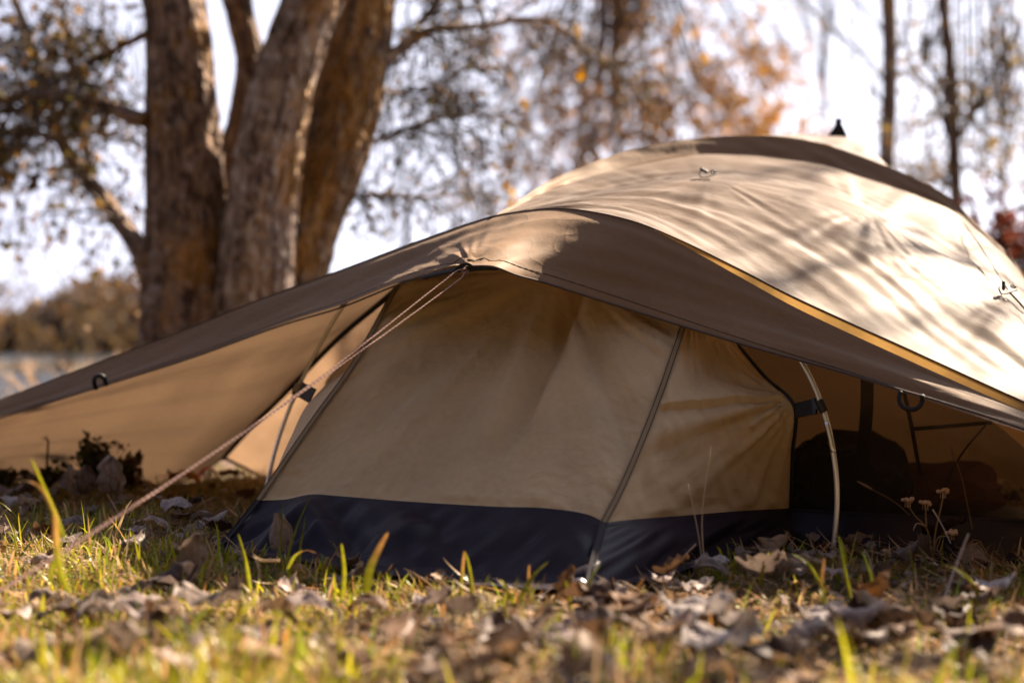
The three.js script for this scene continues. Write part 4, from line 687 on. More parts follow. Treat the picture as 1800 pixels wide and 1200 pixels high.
{
  const R = rng(101), spots = [], quat = (yaw, lean, roll) => new THREE.Quaternion().setFromEuler(new THREE.Euler(lean, yaw, roll, 'YXZ'));
  const place = (n, d0, d1, pow, f) => { for (let k = 0; k < n; k++) { const d = d0 + (d1 - d0) * Math.pow(R(), pow), x = (R() * 2 - 1) * (d * 0.385 + 0.14), z = -d; if (inTent(x, z)) continue; f(x, z, d); } };
  const clump = (x, z) => 0.5 + 0.5 * noise(x * 3.2 + 7, 1, z * 3.2) + 0.35 * noise(x * 9, 5, z * 9);
  // short turf
  place(95000, 1.25, 4.6, 1.6, (x, z, d) => {
    const k = clump(x, z); if (R() > 0.10 + 1.0 * k) return;
    const h = (0.016 + 0.028 * R()) * (0.7 + 0.6 * k), c = R() < 0.78 ? greens[Math.floor(R() * 5)] : straws[Math.floor(R() * 5)], v = 0.7 + 0.6 * R();
    spots.push({ p: new THREE.Vector3(x, groundY(x, z) - 0.002, z), q: quat(R() * 6.28, (R() - 0.3) * 0.9, (R() - 0.5) * 0.6), s: new THREE.Vector3(h * (0.5 + 0.4 * R()), h, h), c: [c[0] * v, c[1] * v, c[2] * v] });
  });
  scatter('short_grass', [bladeGeo(0.9, 0.3, 0.034, 1), bladeGeo(1.7, -0.6, 0.032, 2), bladeGeo(0.4, 0.2, 0.030, 3), bladeGeo(2.3, 0.9, 0.034, 4)], grassMat, spots, 'short green turf round the tent', 'grass');
  const tall = [];
  place(24000, 1.4, 3.2, 1.5, (x, z, d) => {
    const k = clump(x, z) * (d > 2.5 ? 0.5 : 1); if (R() > 0.03 + 1.25 * Math.max(0, k - 0.14)) return;
    const trod = 1 - 0.32 * sstep(1.78, 1.95, d) * sstep(2.45, 2.25, d); // trodden shorter along the skirt
    const h = (0.032 + 0.07 * R() * R() + 0.016 * R()) * trod, c = R() < 0.7 ? greens[Math.floor(R() * 4)] : straws[Math.floor(R() * 5)], v = 0.8 + 0.6 * R(), w = (0.0013 + 0.0019 * R()) / 0.03;
    tall.push({ p: new THREE.Vector3(x, groundY(x, z) - 0.002, z), q: quat(R() * 6.28, (R() - 0.3) * 0.8, (R() - 0.5) * 0.5), s: new THREE.Vector3(w, h, h), c: [c[0] * v, c[1] * v, c[2] * v] });
  });
  scatter('tall_grass', [bladeGeo(0.5, 0.3, 0.03, 5), bladeGeo(1.2, -0.5, 0.03, 6), bladeGeo(2.0, 0.4, 0.03, 7), bladeGeo(0.2, 0.8, 0.03, 8)], grassMat, tall, 'longer broad grass blades standing up in front of the navy skirt', 'grass');
  const straw = [];
  place(20000, 1.25, 4.6, 1.4, (x, z) => {
    const h = 0.02 + 0.05 * R() * R() + 0.02 * R(), c = straws[Math.floor(R() * 5)], v = 0.45 + 0.7 * R();
    straw.push({ p: new THREE.Vector3(x, groundY(x, z) + 0.004 + 0.014 * R(), z), q: quat(R() * 6.28, 1.25 + (R() - 0.5) * 0.7, (R() - 0.5) * 0.6), s: new THREE.Vector3(0.05 + 0.05 * R(), h, h), c: [c[0] * v, c[1] * v, c[2] * v] });
  });
  scatter('dry_straw', [bladeGeo(0.3, 0.4, 0.02, 9), bladeGeo(-0.4, 0.9, 0.02, 10)], strawMat, straw, 'dry straw and dead grass lying between the blades', 'straw');
}
// fallen leaves: each a curled, toothed, slightly lobed sheet with a midrib
function fallenGeo(seed, curl, cup, lobes) {
  const R = rng(seed), s = new Shape3(), nu = 8, nv = 10, ph = R() * 6;
  for (let j = 0; j <= nv; j++) for (let i = 0; i <= nu; i++) {
    const t = j / nv, q = (i / nu) * 2 - 1, w = 0.46 * Math.pow(Math.sin(Math.PI * Math.min(0.98, 0.04 + t * 0.95)), 0.62) * (1 - 0.25 * t) * (1 + 0.16 * Math.sin(t * lobes * 6.28 + ph) + 0.10 * (R() - 0.5) * (Math.abs(q) > 0.9 ? 1 : 0));
    const x0 = q * w, ang = x0 * cup * 2.2, along = (t - 0.4) * curl;
    let x = Math.abs(cup) < 0.01 ? x0 : Math.sin(ang) / (cup * 2.2), y = Math.abs(cup) < 0.01 ? 0 : (1 - Math.cos(ang)) / (cup * 2.2), z = t - 0.4;
    if (Math.abs(curl) > 0.01) { const r = 1 / curl; z = Math.sin(along) * (r - y); y = r - Math.cos(along) * (r - y); }
    y += 0.10 * noise(t * 4 + seed, q * 2.0) + 0.06 * noise(t * 9, q * 5, seed); x += 0.05 * noise(t * 6, q * 3, seed + 9); y -= 0.02 * Math.exp(-q * q * 60) + 0.03 * Math.abs(Math.sin(t * 16 + Math.abs(q) * 3)) * 0.5;
    s.vert(new THREE.Vector3(x, y, z), i / nu, t);
  }
  for (let j = 0; j < nv; j++) for (let i = 0; i < nu; i++) { const a = j * (nu + 1) + i; s.tri(a, a + nu + 1, a + 1); s.tri(a + 1, a + nu + 1, a + nu + 2); }
  // stalk
  s.tube(smooth([[0, 0.02, -0.38], [0.02, 0.0, -0.55], [0.06, 0.02, -0.72]], 5), [0.014, 0.01], 4);
  return s.build();
}
const leafShapes = [fallenGeo(1, 1.5, 0.6, 2), fallenGeo(2, -1.2, -0.8, 1.5), fallenGeo(3, 0.7, 1.2, 2.5), fallenGeo(4, 2.3, 0.2, 1), fallenGeo(5, -2.1, 0.4, 2), fallenGeo(6, 0.3, -1.4, 1.6), fallenGeo(7, 1.0, -0.9, 3)];
const leafGrain = greyTexture(128, 128, (u, v) => { const rib = Math.exp(-Math.pow((u - 0.5) * 40, 2)), side = Math.pow(Math.abs(Math.sin((v + Math.abs(u - 0.5) * 0.9) * 28)), 14); return 0.86 - 0.14 * rib - 0.10 * side + 0.16 * (tnoise(u, v, 12, 3) - 0.5) - 0.18 * (tnoise(u, v, 5, 8) > 0.72 ? 1 : 0); }, true);
const leafMats = { grey: [0.25, 0.19, 0.155], white: [0.60, 0.53, 0.50], brown: [0.19, 0.105, 0.055], tan: [0.36, 0.23, 0.13], dark: [0.08, 0.045, 0.03], orange: [0.50, 0.20, 0.03], pink: [0.46, 0.36, 0.32] };
for (const k in leafMats) leafMats[k] = new THREE.MeshPhysicalMaterial({ color: C3(...leafMats[k]), map: leafGrain, roughness: 1, specularIntensity: 0.3, transmission: 0.22, thickness: 0, clearcoat: 0.22, clearcoatRoughness: 0.4, bumpMap: leafGrain, bumpScale: 0.0012, side: THREE.DoubleSide });
function fallen(x, z, size, shape, tint, rot, lift, label, grp) {
  const m = mesh('fallen_leaf', leafShapes[shape % leafShapes.length], leafMats[tint], scene);
  m.scale.setScalar(size * 0.9); m.rotation.set(rot[0] < -1.05 ? rot[0] : rot[0] * 0.45, rot[1], rot[2], 'YXZ');
  // rest the lowest point just in the turf
  m.updateMatrixWorld(true); m.geometry.computeBoundingBox();
  const pos = m.geometry.attributes.position, v = new THREE.Vector3(); let low = 9; for (let i = 0; i < pos.count; i += 3) { v.fromBufferAttribute(pos, i).applyMatrix4(m.matrixWorld); low = Math.min(low, v.y); }
  m.position.set(x, groundY(x, z) + lift + 0.012 - low, z);
  return tag(m, label, 'leaf', grp);
}
// the leaves that stand out one by one: [x, z, size, shape, tint, [rx, ry, rz], lift, label]
for (const [s, size, shape, tint, rot, lift, label] of [
  [[-0.7104, -2.9851], 0.085, 1, 'white', [0.1, 1.2, 0.25], 0.028, 'bright white arched leaf left of the navy skirt corner'],
  [[-0.9246, -3.2787], 0.10, 6, 'pink', [-1.25, 0.2, 0.1], 0.008, 'tall upright pale leaf under the guy line near the dark weed'],
  [[-1.0362, -3.3557], 0.085, 5, 'pink', [-1.3, -0.3, 0.0], 0.004, 'upright pinkish grey leaf below the dark leafy weed'],
  [[-0.9973, -3.3333], 0.085, 2, 'grey', [-1.2, 0.5, 0.1], 0.004, 'upright grey leaf just right of the pinkish one below the weed'],
  [[-1.1278, -3.4722], 0.075, 0, 'white', [-0.7, 0.9, 0.3], 0.012, 'ragged white leaf below the bare twig'],
  [[-1.1567, -3.7313], 0.11, 3, 'grey', [-0.3, 1.5, 0.3], 0.03, 'wide grey brown leaf lying over the foot of the dark weed'],
  [[-1.2222, -3.4722], 0.12, 6, 'grey', [-0.2, 1.4, 0.0], 0.01, 'long flat grey leaf at the left edge beneath the fly'],
  [[-1.3284, -3.7313], 0.10, 0, 'brown', [-0.3, 1.0, 0.0], 0.02, 'brown leaf at the left edge against the fly wing'],
  [[-1.1475, -3.2787], 0.09, 5, 'white', [-0.2, 1.1, 0.0], 0.006, 'pale flat leaf at the left edge of the shaded grass'],
  [[-0.6973, -2.7322], 0.085, 4, 'pink', [0.0, 1.4, 0.1], 0.022, 'pale torn leaf lying flat below the bright arched leaf'],
  [[-0.6033, -2.7174], 0.07, 2, 'white', [-0.9, 0.4, 0.3], 0.008, 'crumpled white leaf half under the turf at the skirt corner'],
  [[-0.6087, -2.8986], 0.06, 5, 'white', [-0.6, 1.9, 0.2], 0.012, 'small white leaf close behind the skirt corner'],
  [[-0.7302, -3.1746], 0.085, 2, 'dark', [-0.4, 2.2, 0.2], 0.01, 'dark wine-coloured leaf behind the bright arched leaf'],
  [[-0.3961, -2.4272], 0.075, 5, 'pink', [-1.35, 0.1, 0.15], 0.004, 'upright pinkish leaf against the navy skirt at its left'],
  [[-0.4402, -2.3923], 0.055, 0, 'grey', [-0.5, 0.8, 0.1], 0.01, 'small grey leaf left of the upright leaf on the skirt'],
  [[-0.2682, -2.2727], 0.07, 6, 'grey', [-0.6, 1.3, 0.0], 0.008, 'lilac grey leaf at the foot of the skirt behind long blades'],
  [[-0.5238, -2.1645], 0.10, 4, 'dark', [-0.6, 0.6, 0.5], 0.012, 'dark curled leaf with glinting edges in the lit grass at the left'],
  [[-0.4912, -2.2124], 0.075, 2, 'grey', [-1.2, 0.5, 0.1], 0.008, 'grey leaf standing behind the dark glinting leaf'],
  [[-0.5684, -2.1053], 0.075, 0, 'grey', [-0.2, 2.1, 0.2], 0.014, 'mottled grey leaf beside the dark glinting leaf'],
  [[-0.5822, -1.9802], 0.085, 3, 'grey', [-0.3, 0.7, 0.3], 0.014, 'rolled grey leaf with a white upper edge at lower left'],
  [[-0.5135, -1.9305], 0.080, 1, 'pink', [-0.3, 2.4, 0.1], 0.016, 'pale crumpled leaf in the blurred grass at lower left'],
  [[-0.4277, -1.9802], 0.11, 6, 'grey', [0.0, 1.2, 0.0], 0.02, 'large flat lilac leaf in the blurred grass left of centre'],
  [[-0.5052, -1.7182], 0.11, 5, 'tan', [-0.4, 0.9, 0.1], 0.01, 'large blurred tan leaf at the lower left'],
  [[-0.4527, -1.6892], 0.10, 2, 'grey', [-1.0, 0.1, 0.0], 0.004, 'large blurred brown grey leaf at the bottom edge left of centre'],
  [[0.0837, -2.0921], 0.055, 2, 'brown', [-1.1, 0.8, 0.2], 0.006, 'small brown leaf standing at the near skirt corner'],
  [[0.1071, -1.9841], 0.085, 4, 'dark', [-0.7, 0.4, 0.6], 0.014, 'dark folded leaf just below the bright metal peg'],
  [[0.0977, -1.9531], 0.05, 0, 'pink', [-0.4, 2.0, 0.2], 0.012, 'small pale leaf resting on the dark folded leaf'],
  [[0.1456, -1.9157], 0.10, 5, 'brown', [-0.4, 1.6, 0.0], 0.012, 'dim brown leaf right of the dark folded leaf'],
  [[0.2489, -2.2222], 0.075, 2, 'brown', [-1.0, 0.9, 0.35], 0.014, 'brown curled pair of leaf halves by the skirt side'],
  [[0.1975, -2.0747], 0.055, 6, 'white', [-0.5, 1.4, 0.0], 0.008, 'whitish leaf scrap below the brown curled leaf'],
  [[0.2764, -2.1459], 0.06, 0, 'white', [-0.1, 1.7, 0.1], 0.018, 'small bright leaf right of the brown curled leaf'],
  [[0.3151, -2.2831], 0.075, 4, 'grey', [-0.1, 1.2, 0.15], 0.016, 'thin grey leaf strip beside the white bark scraps'],
  [[0.3315, -2.3148], 0.05, 1, 'white', [-0.2, 0.7, 0.3], 0.02, 'torn white scrap under the two pale stalks'],
  [[0.3117, -2.3474], 0.045, 3, 'white', [-0.2, 2.5, 0.0], 0.02, 'tiny white scrap nearest the skirt side'],
  [[0.3956, -2.2222], 0.11, 2, 'grey', [-0.9, 0.4, 0.1], 0.008, 'big grey brown leaf left of the foot of the bright pole'],
  [[0.4421, -2.3923], 0.085, 3, 'tan', [-0.4, 1.0, 0.5], 0.03, 'twisted tan leaf on top of the big grey one by the pole'],
  [[0.4335, -2.4631], 0.06, 5, 'brown', [-0.6, 0.3, 0.1], 0.014, 'dark brown leaf behind the twisted tan leaf'],
  [[0.4545, -2.2727], 0.09, 1, 'tan', [-0.5, 1.3, 0.1], 0.02, 'rolled tan leaf touching the foot of the bright pole'],
  [[0.2871, -2.0161], 0.075, 6, 'grey', [-0.7, 0.3, 0.0], 0.014, 'grey leaf standing behind the big bleached leaf'],
  [[0.2386, -1.8939], 0.12, 0, 'white', [0.1, 1.3, 0.1], 0.024, 'big bleached crumpled leaf right of the centre foreground'],
  [[0.2895, -1.8797], 0.06, 2, 'white', [-0.8, 0.6, 0.1], 0.014, 'pointed white leaf at the right end of the bleached leaf'],
  [[0.2517, -1.7241], 0.12, 6, 'white', [-0.4, 0.7, 0.2], 0.016, 'large pale cupped leaf at the bottom edge right of centre'],
  [[0.1929, -1.7857], 0.09, 3, 'pink', [-0.3, 1.8, 0.2], 0.012, 'lilac leaf between the bleached leaf and the bottom edge'],
  [[0.3017, -1.6949], 0.09, 4, 'dark', [-0.6, 0.2, 0.3], 0.012, 'dark curled leaf at the bottom edge right of the cupped leaf'],
  [[0.3324, -1.7241], 0.07, 1, 'grey', [-0.9, 0.9, 0.1], 0.012, 'small grey leaf beside the dark curled one at the bottom edge'],
  [[0.4252, -1.9685], 0.075, 0, 'white', [-0.2, 1.6, 0.1], 0.02, 'white glinting leaf in front of the pole foot'],
  [[0.4615, -1.9231], 0.09, 5, 'pink', [-0.2, 1.4, 0.0], 0.014, 'dull lilac leaf right of the glinting leaf'],
  [[0.5212, -2.0202], 0.09, 3, 'orange', [-0.9, 0.6, 0.9], 0.012, 'orange brown leaf strip leaning in the grass at the right'],
  [[0.6144, -2], 0.08, 2, 'grey', [-0.5, 0.3, 0.1], 0.01, 'mottled grey leaf tilted up near the right edge'],
  [[0.7304, -2.1739], 0.075, 6, 'white', [-0.1, 1.3, 0.1], 0.018, 'white toothed leaf lying near the right edge'],
  [[0.5926, -1.8519], 0.11, 0, 'grey', [0.0, 1.1, 0.0], 0.016, 'blurred grey lilac leaf at lower right'],
  [[0.6699, -2.3923], 0.085, 5, 'grey', [-1.0, 0.5, 0.2], 0.008, 'purplish grey leaf at the foot of the dried flower'],
  [[0.7844, -2.5974], 0.10, 2, 'dark', [-0.8, 0.9, 0.1], 0.01, 'dark purple brown leaf behind the dried flower'],
  [[0.605, -2.5], 0.06, 1, 'brown', [-0.5, 1.5, 0.2], 0.016, 'brown leaf just right of the foot of the pole'],
  [[0.6084, -1.7483], 0.12, 4, 'brown', [-0.5, 0.6, 0.3], 0.02, 'blurred reddish brown leaf in the lower right corner'],
  [[-0.2857, -1.9048], 0.10, 1, 'pink', [-0.1, 1.3, 0.1], 0.016, 'pale rounded blurred leaf under the long lit blades'],
  [[-0.1138, -2.0325], 0.08, 0, 'pink', [-0.4, 0.8, 0.1], 0.012, 'pale leaf in the lit grass below the middle of the skirt'],
  [[-0.2059, -1.9802], 0.075, 4, 'brown', [-0.3, 1.5, 0.1], 0.012, 'brown leaf in the lit grass left of the middle'],
  [[-0.0613, -1.9157], 0.085, 2, 'grey', [-0.8, 0.4, 0.1], 0.012, 'grey upright leaf in the blurred grass at the middle'],
  [[0.0226, -1.8868], 0.08, 6, 'grey', [-0.5, 1.0, 0.2], 0.012, 'lilac curled leaf in the blurred grass right of the middle'],
  [[-0.0068, -1.7094], 0.10, 3, 'grey', [-0.3, 0.5, 0.1], 0.01, 'large grey leaf at the bottom edge in the middle'],
  [[0.0602, -1.7699], 0.10, 0, 'pink', [-0.2, 1.9, 0.1], 0.014, 'pinkish leaf at the bottom right of the middle'],
  [[-0.878, -4.2373], 0.16, 6, 'pink', [0.1, 0.9, 0.1], 0.02, 'pale sunlit leaf on the ground beyond the lifted hem'],
  [[-0.8407, -4.4248], 0.16, 1, 'white', [0.1, 1.6, 0.1], 0.02, 'white sunlit leaf beyond the lifted hem beside the pole'],
  [[-0.8767, -3.7594], 0.10, 4, 'orange', [-0.3, 1.4, 0.1], 0.012, 'orange leaf by the red peg cord'],
]) fallen(s[0], s[1], size, shape, tint, rot, lift, label);
{ // the leaves between them, which nothing tells apart
  const R = rng(303), tints = ['grey', 'pink', 'tan', 'brown', 'brown', 'grey', 'dark', 'tan'];
  const zones = [[1.5, 1.95, 58, 'in the blurred sunlit foreground grass', 'leaves in the foreground grass'], [1.95, 2.5, 40, 'in the grass close to the tent skirt', 'leaves near the skirt'], [2.6, 4.0, 46, 'in the shaded grass beside the tent', 'leaves in the shaded grass'], [4.3, 6.2, 40, 'on the sunlit ground behind the tent', 'leaves behind the tent']];
  for (const [d0, d1, n, place_, grp] of zones) { let k = 0, tries = 0; while (k < n && tries++ < 3000) {
    const d = d0 + (d1 - d0) * R(); let x = (R() * 2 - 1) * d * 0.37; if (d > 4.3) x = -0.55 * d * 0.4 + (R() - 0.5) * 1.6; if (inTent(x, -d)) continue; k++;
    const tint = tints[Math.floor(R() * 8)], size = d > 4 ? 0.09 + 0.07 * R() : (d < 1.95 ? 0.045 : 0.035) + 0.05 * R(), label = `${size < 0.045 ? 'tiny' : 'small'} ${tint === 'dark' ? 'dark brown' : tint === 'pink' ? 'pinkish' : tint} fallen leaf ${place_}${d > 4.3 ? '' : x / d < -0.2 ? ' at far left' : x / d < 0 ? ' left of middle' : x / d < 0.2 ? ' right of middle' : ' at far right'}`;
    fallen(x, -d, size, Math.floor(R() * 7), tint, [(R() - 0.6) * 0.7, R() * 6.28, (R() - 0.5) * 0.9], 0.004 + 0.018 * R(), label, grp);
  } }
  // crumbs of broken leaf
  const spots = []; for (let k = 0; k < 3000; k++) { const d = 1.3 + 3.2 * Math.pow(R(), 1.3), x = (R() * 2 - 1) * d * 0.4; if (inTent(x, -d)) continue; const c = [[0.3, 0.24, 0.2], [0.5, 0.43, 0.4], [0.2, 0.12, 0.07], [0.42, 0.28, 0.15], [0.09, 0.055, 0.04]][Math.floor(R() * 5)], s = 0.008 + 0.018 * R(); spots.push({ p: new THREE.Vector3(x, groundY(x, -d) + 0.004 + 0.016 * R(), -d), q: new THREE.Quaternion().setFromEuler(new THREE.Euler(R() * 6, R() * 6, R() * 6)), s: new THREE.Vector3(s, s, s), c }); }
  scatter('leaf_litter', [leafShapes[0], leafShapes[2], leafShapes[4]], strawMat, spots, 'crumbled leaf litter between the grass blades', 'litter').children.forEach((c) => { c.name = 'crumbs'; });
}
// tall blades and stalks that can be picked out
const stalkMat = new THREE.MeshStandardMaterial({ vertexColors: true, roughness: 0.8 });
{
  const blade = (name, pts, w, col, label) => { // flat blade along a curve
    const c = smooth(pts, 20), s = new Shape3(); c.forEach((p, k) => { const t = k / 20, ww = w * Math.pow(1 - t, 0.4) * (0.7 + 0.3 * Math.min(1, 4 * t)) + 0.0003; const cc = mix3([0.24, 0.24, 0.015], col, sstep(0.35, 0.8, t)).map((v) => v * (0.8 + 0.4 * hash(k, 3, Math.round(w * 1e5)))); s.vert(p.clone().add(new THREE.Vector3(-ww, 0, ww * 0.4)), 0, t, cc); s.vert(p.clone().add(new THREE.Vector3(0, 0, -ww * 0.5)), 0.5, t, cc); s.vert(p.clone().add(new THREE.Vector3(ww, 0, ww * 0.4)), 1, t, cc); });
    for (let k = 0; k < 20; k++) for (let e = 0; e < 2; e++) { const b = k * 3 + e; s.tri(b, b + 1, b + 3); s.tri(b + 1, b + 4, b + 3); }
    tag(mesh(name, s.build(), leafMat, scene), label, 'grass blade', 'single blades before the tent');
  };
  const lime = [0.26, 0.25, 0.012], olive = [0.13, 0.16, 0.02], amber = [0.46, 0.24, 0.07], strawC = [0.52, 0.36, 0.2];
  const B = (pts, w, col, label) => blade('grass_shoot', pts, w, col, label);
  B([[-0.6357, 0.0724, -1.95], [-0.624, 0.1192, -1.95], [-0.6335, 0.1648, -1.96], [-0.6637, 0.202, -1.98], [-0.6976, 0.204, -2]], 0.0042, amber, 'long amber blade arching left in front of the fly wing');
  B([[-0.6304, 0.124, -2], [-0.644, 0.16, -2], [-0.6576, 0.192, -2], [-0.6768, 0.2352, -2]], 0.0042, lime, 'lime blade rising beside the amber blade at the left');
  B([[-0.563, 0.0832, -1.8], [-0.5724, 0.112, -1.8], [-0.5774, 0.1552, -1.8], [-0.5782, 0.184, -1.8]], 0.0055, amber, 'broad blurred amber blade at the far left');
  B([[-0.3496, 0.0044, -2.3], [-0.3697, 0.035, -2.34], [-0.3587, 0.0885, -2.36], [-0.3361, 0.1449, -2.38]], 0.0022, olive, 'tall thin olive blade against the skirt, reaching its stitching');
  B([[-0.3889, 0.0035, -2.36], [-0.3884, 0.0573, -2.38], [-0.3869, 0.1264, -2.4]], 0.0018, olive, 'straight thin blade on the left of the skirt');
  B([[-0.3576, 0.0069, -2.34], [-0.3497, 0.0616, -2.35], [-0.3427, 0.1092, -2.36]], 0.0022, olive, 'shorter thin blade beside the tall olive one');
  B([[-0.2116, 0.031, -2.05], [-0.205, 0.072, -2.05], [-0.1902, 0.1048, -2.05], [-0.1788, 0.1253, -2.05]], 0.0075, amber, 'broad brown-tipped blade in front of the skirt left of the middle');
  B([[-0.2544, 0.0099, -2.12], [-0.2502, 0.0523, -2.12], [-0.2544, 0.099, -2.12]], 0.0038, lime, 'bright lime blade standing straight in front of the skirt');
  B([[-0.4048, 0.0128, -2.2], [-0.4118, 0.0568, -2.2], [-0.428, 0.0999, -2.22]], 0.0036, lime, 'lime blade left of the upright pink leaf');
  B([[-0.3476, 0.048, -2.2], [-0.3344, 0.07, -2.2], [-0.3168, 0.077, -2.2], [-0.3036, 0.0726, -2.2]], 0.0030, amber, 'short amber tipped blade bending right over the pink leaf');
  B([[-0.0773, 0.0136, -2.1], [-0.0746, 0.0523, -2.12], [-0.0712, 0.0879, -2.12]], 0.0034, amber, 'russet tipped blade before the middle of the skirt');
  B([[-0.0588, 0.022, -2.1], [-0.0636, 0.0608, -2.12], [-0.0695, 0.0862, -2.12]], 0.0034, lime, 'lime blade touching the russet one at the middle');
  B([[0.0041, 0.0064, -2.05], [0.0165, 0.0374, -2.06], [0.0333, 0.0605, -2.08], [0.0538, 0.0758, -2.1]], 0.0045, lime, 'lime blade leaning right before the skirt');
  B([[0.0041, 0.0127, -2.06], [-0.01, 0.0422, -2.08], [-0.0168, 0.0489, -2.1]], 0.0040, lime, 'lime blade leaning left of the slanted one');
  B([[0.025, 0.0173, -2.08], [0.0244, 0.0472, -2.1], [0.0252, 0.0707, -2.1]], 0.0030, amber, 'russet blade tip between the two lime blades');
  B([[0.0864, -0.008, -2], [0.0832, 0.0202, -2.02], [0.0767, 0.0573, -2.04]], 0.0042, lime, 'lime blade standing beside the metal peg');
  B([[0.1066, 0.0064, -2.05], [0.1096, 0.0374, -2.06], [0.1181, 0.0589, -2.08], [0.131, 0.0724, -2.1]], 0.0034, olive, 'olive blade at the near skirt corner');
  B([[0.1706, -0.0059, -2.05], [0.1747, 0.021, -2.06], [0.1847, 0.0298, -2.08], [0.1947, 0.0389, -2.08]], 0.0034, lime, 'curved lime blade right of the corner');
  B([[0.1414, 0.0006, -2.08], [0.1495, 0.0178, -2.1], [0.1596, 0.0329, -2.1]], 0.0042, lime, 'short lime blade between the corner and the curved one');
  B([[0.3846, 0.0216, -2.2], [0.3872, 0.0436, -2.2], [0.3978, 0.0744, -2.2]], 0.0030, lime, 'lime blade with brown tip behind the big grey leaf');
  B([[0.462, 0.0304, -2.1], [0.441, 0.0693, -2.12], [0.428, 0.0781, -2.14], [0.4214, 0.0784, -2.15]], 0.0034, olive, 'blade arching left before the pole');
  B([[0.4448, 0.008, -2], [0.4428, 0.0364, -2.02], [0.4439, 0.0491, -2.04], [0.4524, 0.0869, -2.06]], 0.0036, amber, 'amber blade standing before the foot of the pole');
  B([[0.5023, 0.0136, -2.1], [0.4961, 0.0608, -2.12], [0.4913, 0.109, -2.14]], 0.0030, olive, 'thin green blade right of the pole foot');
  B([[0.5292, 0.0136, -2.1], [0.5359, 0.0438, -2.12], [0.5273, 0.085, -2.14]], 0.0034, olive, 'grey green blade right of the thin one');
  B([[0.6576, 0.016, -2], [0.6585, 0.0485, -2.02], [0.6446, 0.0695, -2.04], [0.6221, 0.0786, -2.06]], 0.0042, lime, 'yellow green blade bending left at the right');
  B([[0.4836, -0.0134, -1.95], [0.4992, 0.0178, -1.95], [0.5242, 0.0474, -1.95]], 0.0060, amber, 'broad orange blade leaning right at lower right');
  B([[0.32, 0, -2], [0.3524, 0.0103, -1.98], [0.394, 0.0139, -1.97], [0.429, 0.0061, -1.95]], 0.0036, lime, 'long lime blade lying along the grass in front of the pole');
  const stalk = (pts, r, col, label, tip) => { const g = group('grass_stalk', scene); tag(g, label, 'grass stalk', 'dry stalks before the tent'); mesh('stem', new Shape3().tube(smooth(pts, 24), [r, r * 0.6], 6, col).build(), stalkMat, g); if (tip) { const e = V(pts[pts.length - 1]), f = V(pts[pts.length - 2]), d = e.clone().sub(f).normalize(); mesh('seed_head', new Shape3().tube([e.clone().addScaledVector(d, -0.004), e.clone().addScaledVector(d, 0.006), e.clone().addScaledVector(d, 0.018), e.clone().addScaledVector(d, 0.026)], (t) => 0.0008 + tip * Math.sin(Math.PI * Math.min(1, t + 0.15)), 7, col).build(), stalkMat, g); } };
  stalk([[0.3174, 0.0136, -2.3], [0.3118, 0.0659, -2.32], [0.3122, 0.1204, -2.33], [0.3239, 0.2016, -2.34]], 0.0011, [0.42, 0.30, 0.2], 'tall pale stalk in front of the lit side panel', 0.0014);
  stalk([[0.3118, 0.0288, -2.32], [0.3057, 0.0831, -2.33], [0.2902, 0.166, -2.34]], 0.0010, [0.42, 0.30, 0.2], 'shorter pale stalk crossing the lit side panel');
  stalk([[0.2394, 0.022, -2.25], [0.261, 0.049, -2.25], [0.2916, 0.0796, -2.25]], 0.0014, [0.45, 0.33, 0.26], 'stiff pale stalk leaning right at the skirt side');
  stalk([[0.81, 0.07, -2.5], [0.8, 0.12, -2.5], [0.792, 0.158, -2.5], [0.78, 0.194, -2.5]], 0.0012, [0.16, 0.08, 0.03], 'dark stalk with brown seed head before the net door', 0.0026);
  stalk([[0.7, 0.095, -2.5], [0.67, 0.12, -2.5], [0.63, 0.142, -2.5]], 0.0009, [0.2, 0.11, 0.05], 'thin brown stalk lying over the dried flower', 0.0018);
  stalk([[0.6191, 0.0146, -2.05], [0.6448, 0.0589, -2.08], [0.6745, 0.1161, -2.1]], 0.0022, [0.36, 0.30, 0.27], 'thick grey stalk leaning right near the right edge');
  stalk([[0.7252, 0.1109, -2.45], [0.7369, 0.0877, -2.44], [0.7473, 0.0564, -2.42]], 0.0013, [0.5, 0.38, 0.3], 'pale stalk crossing the dried flower');
  stalk([[-0.3444, 0.0766, -2.1], [-0.3696, 0.0766, -2.1], [-0.3822, 0.0825, -2.1]], 0.002, strawC, 'short straw stalk lying before the upright pink leaf');
}
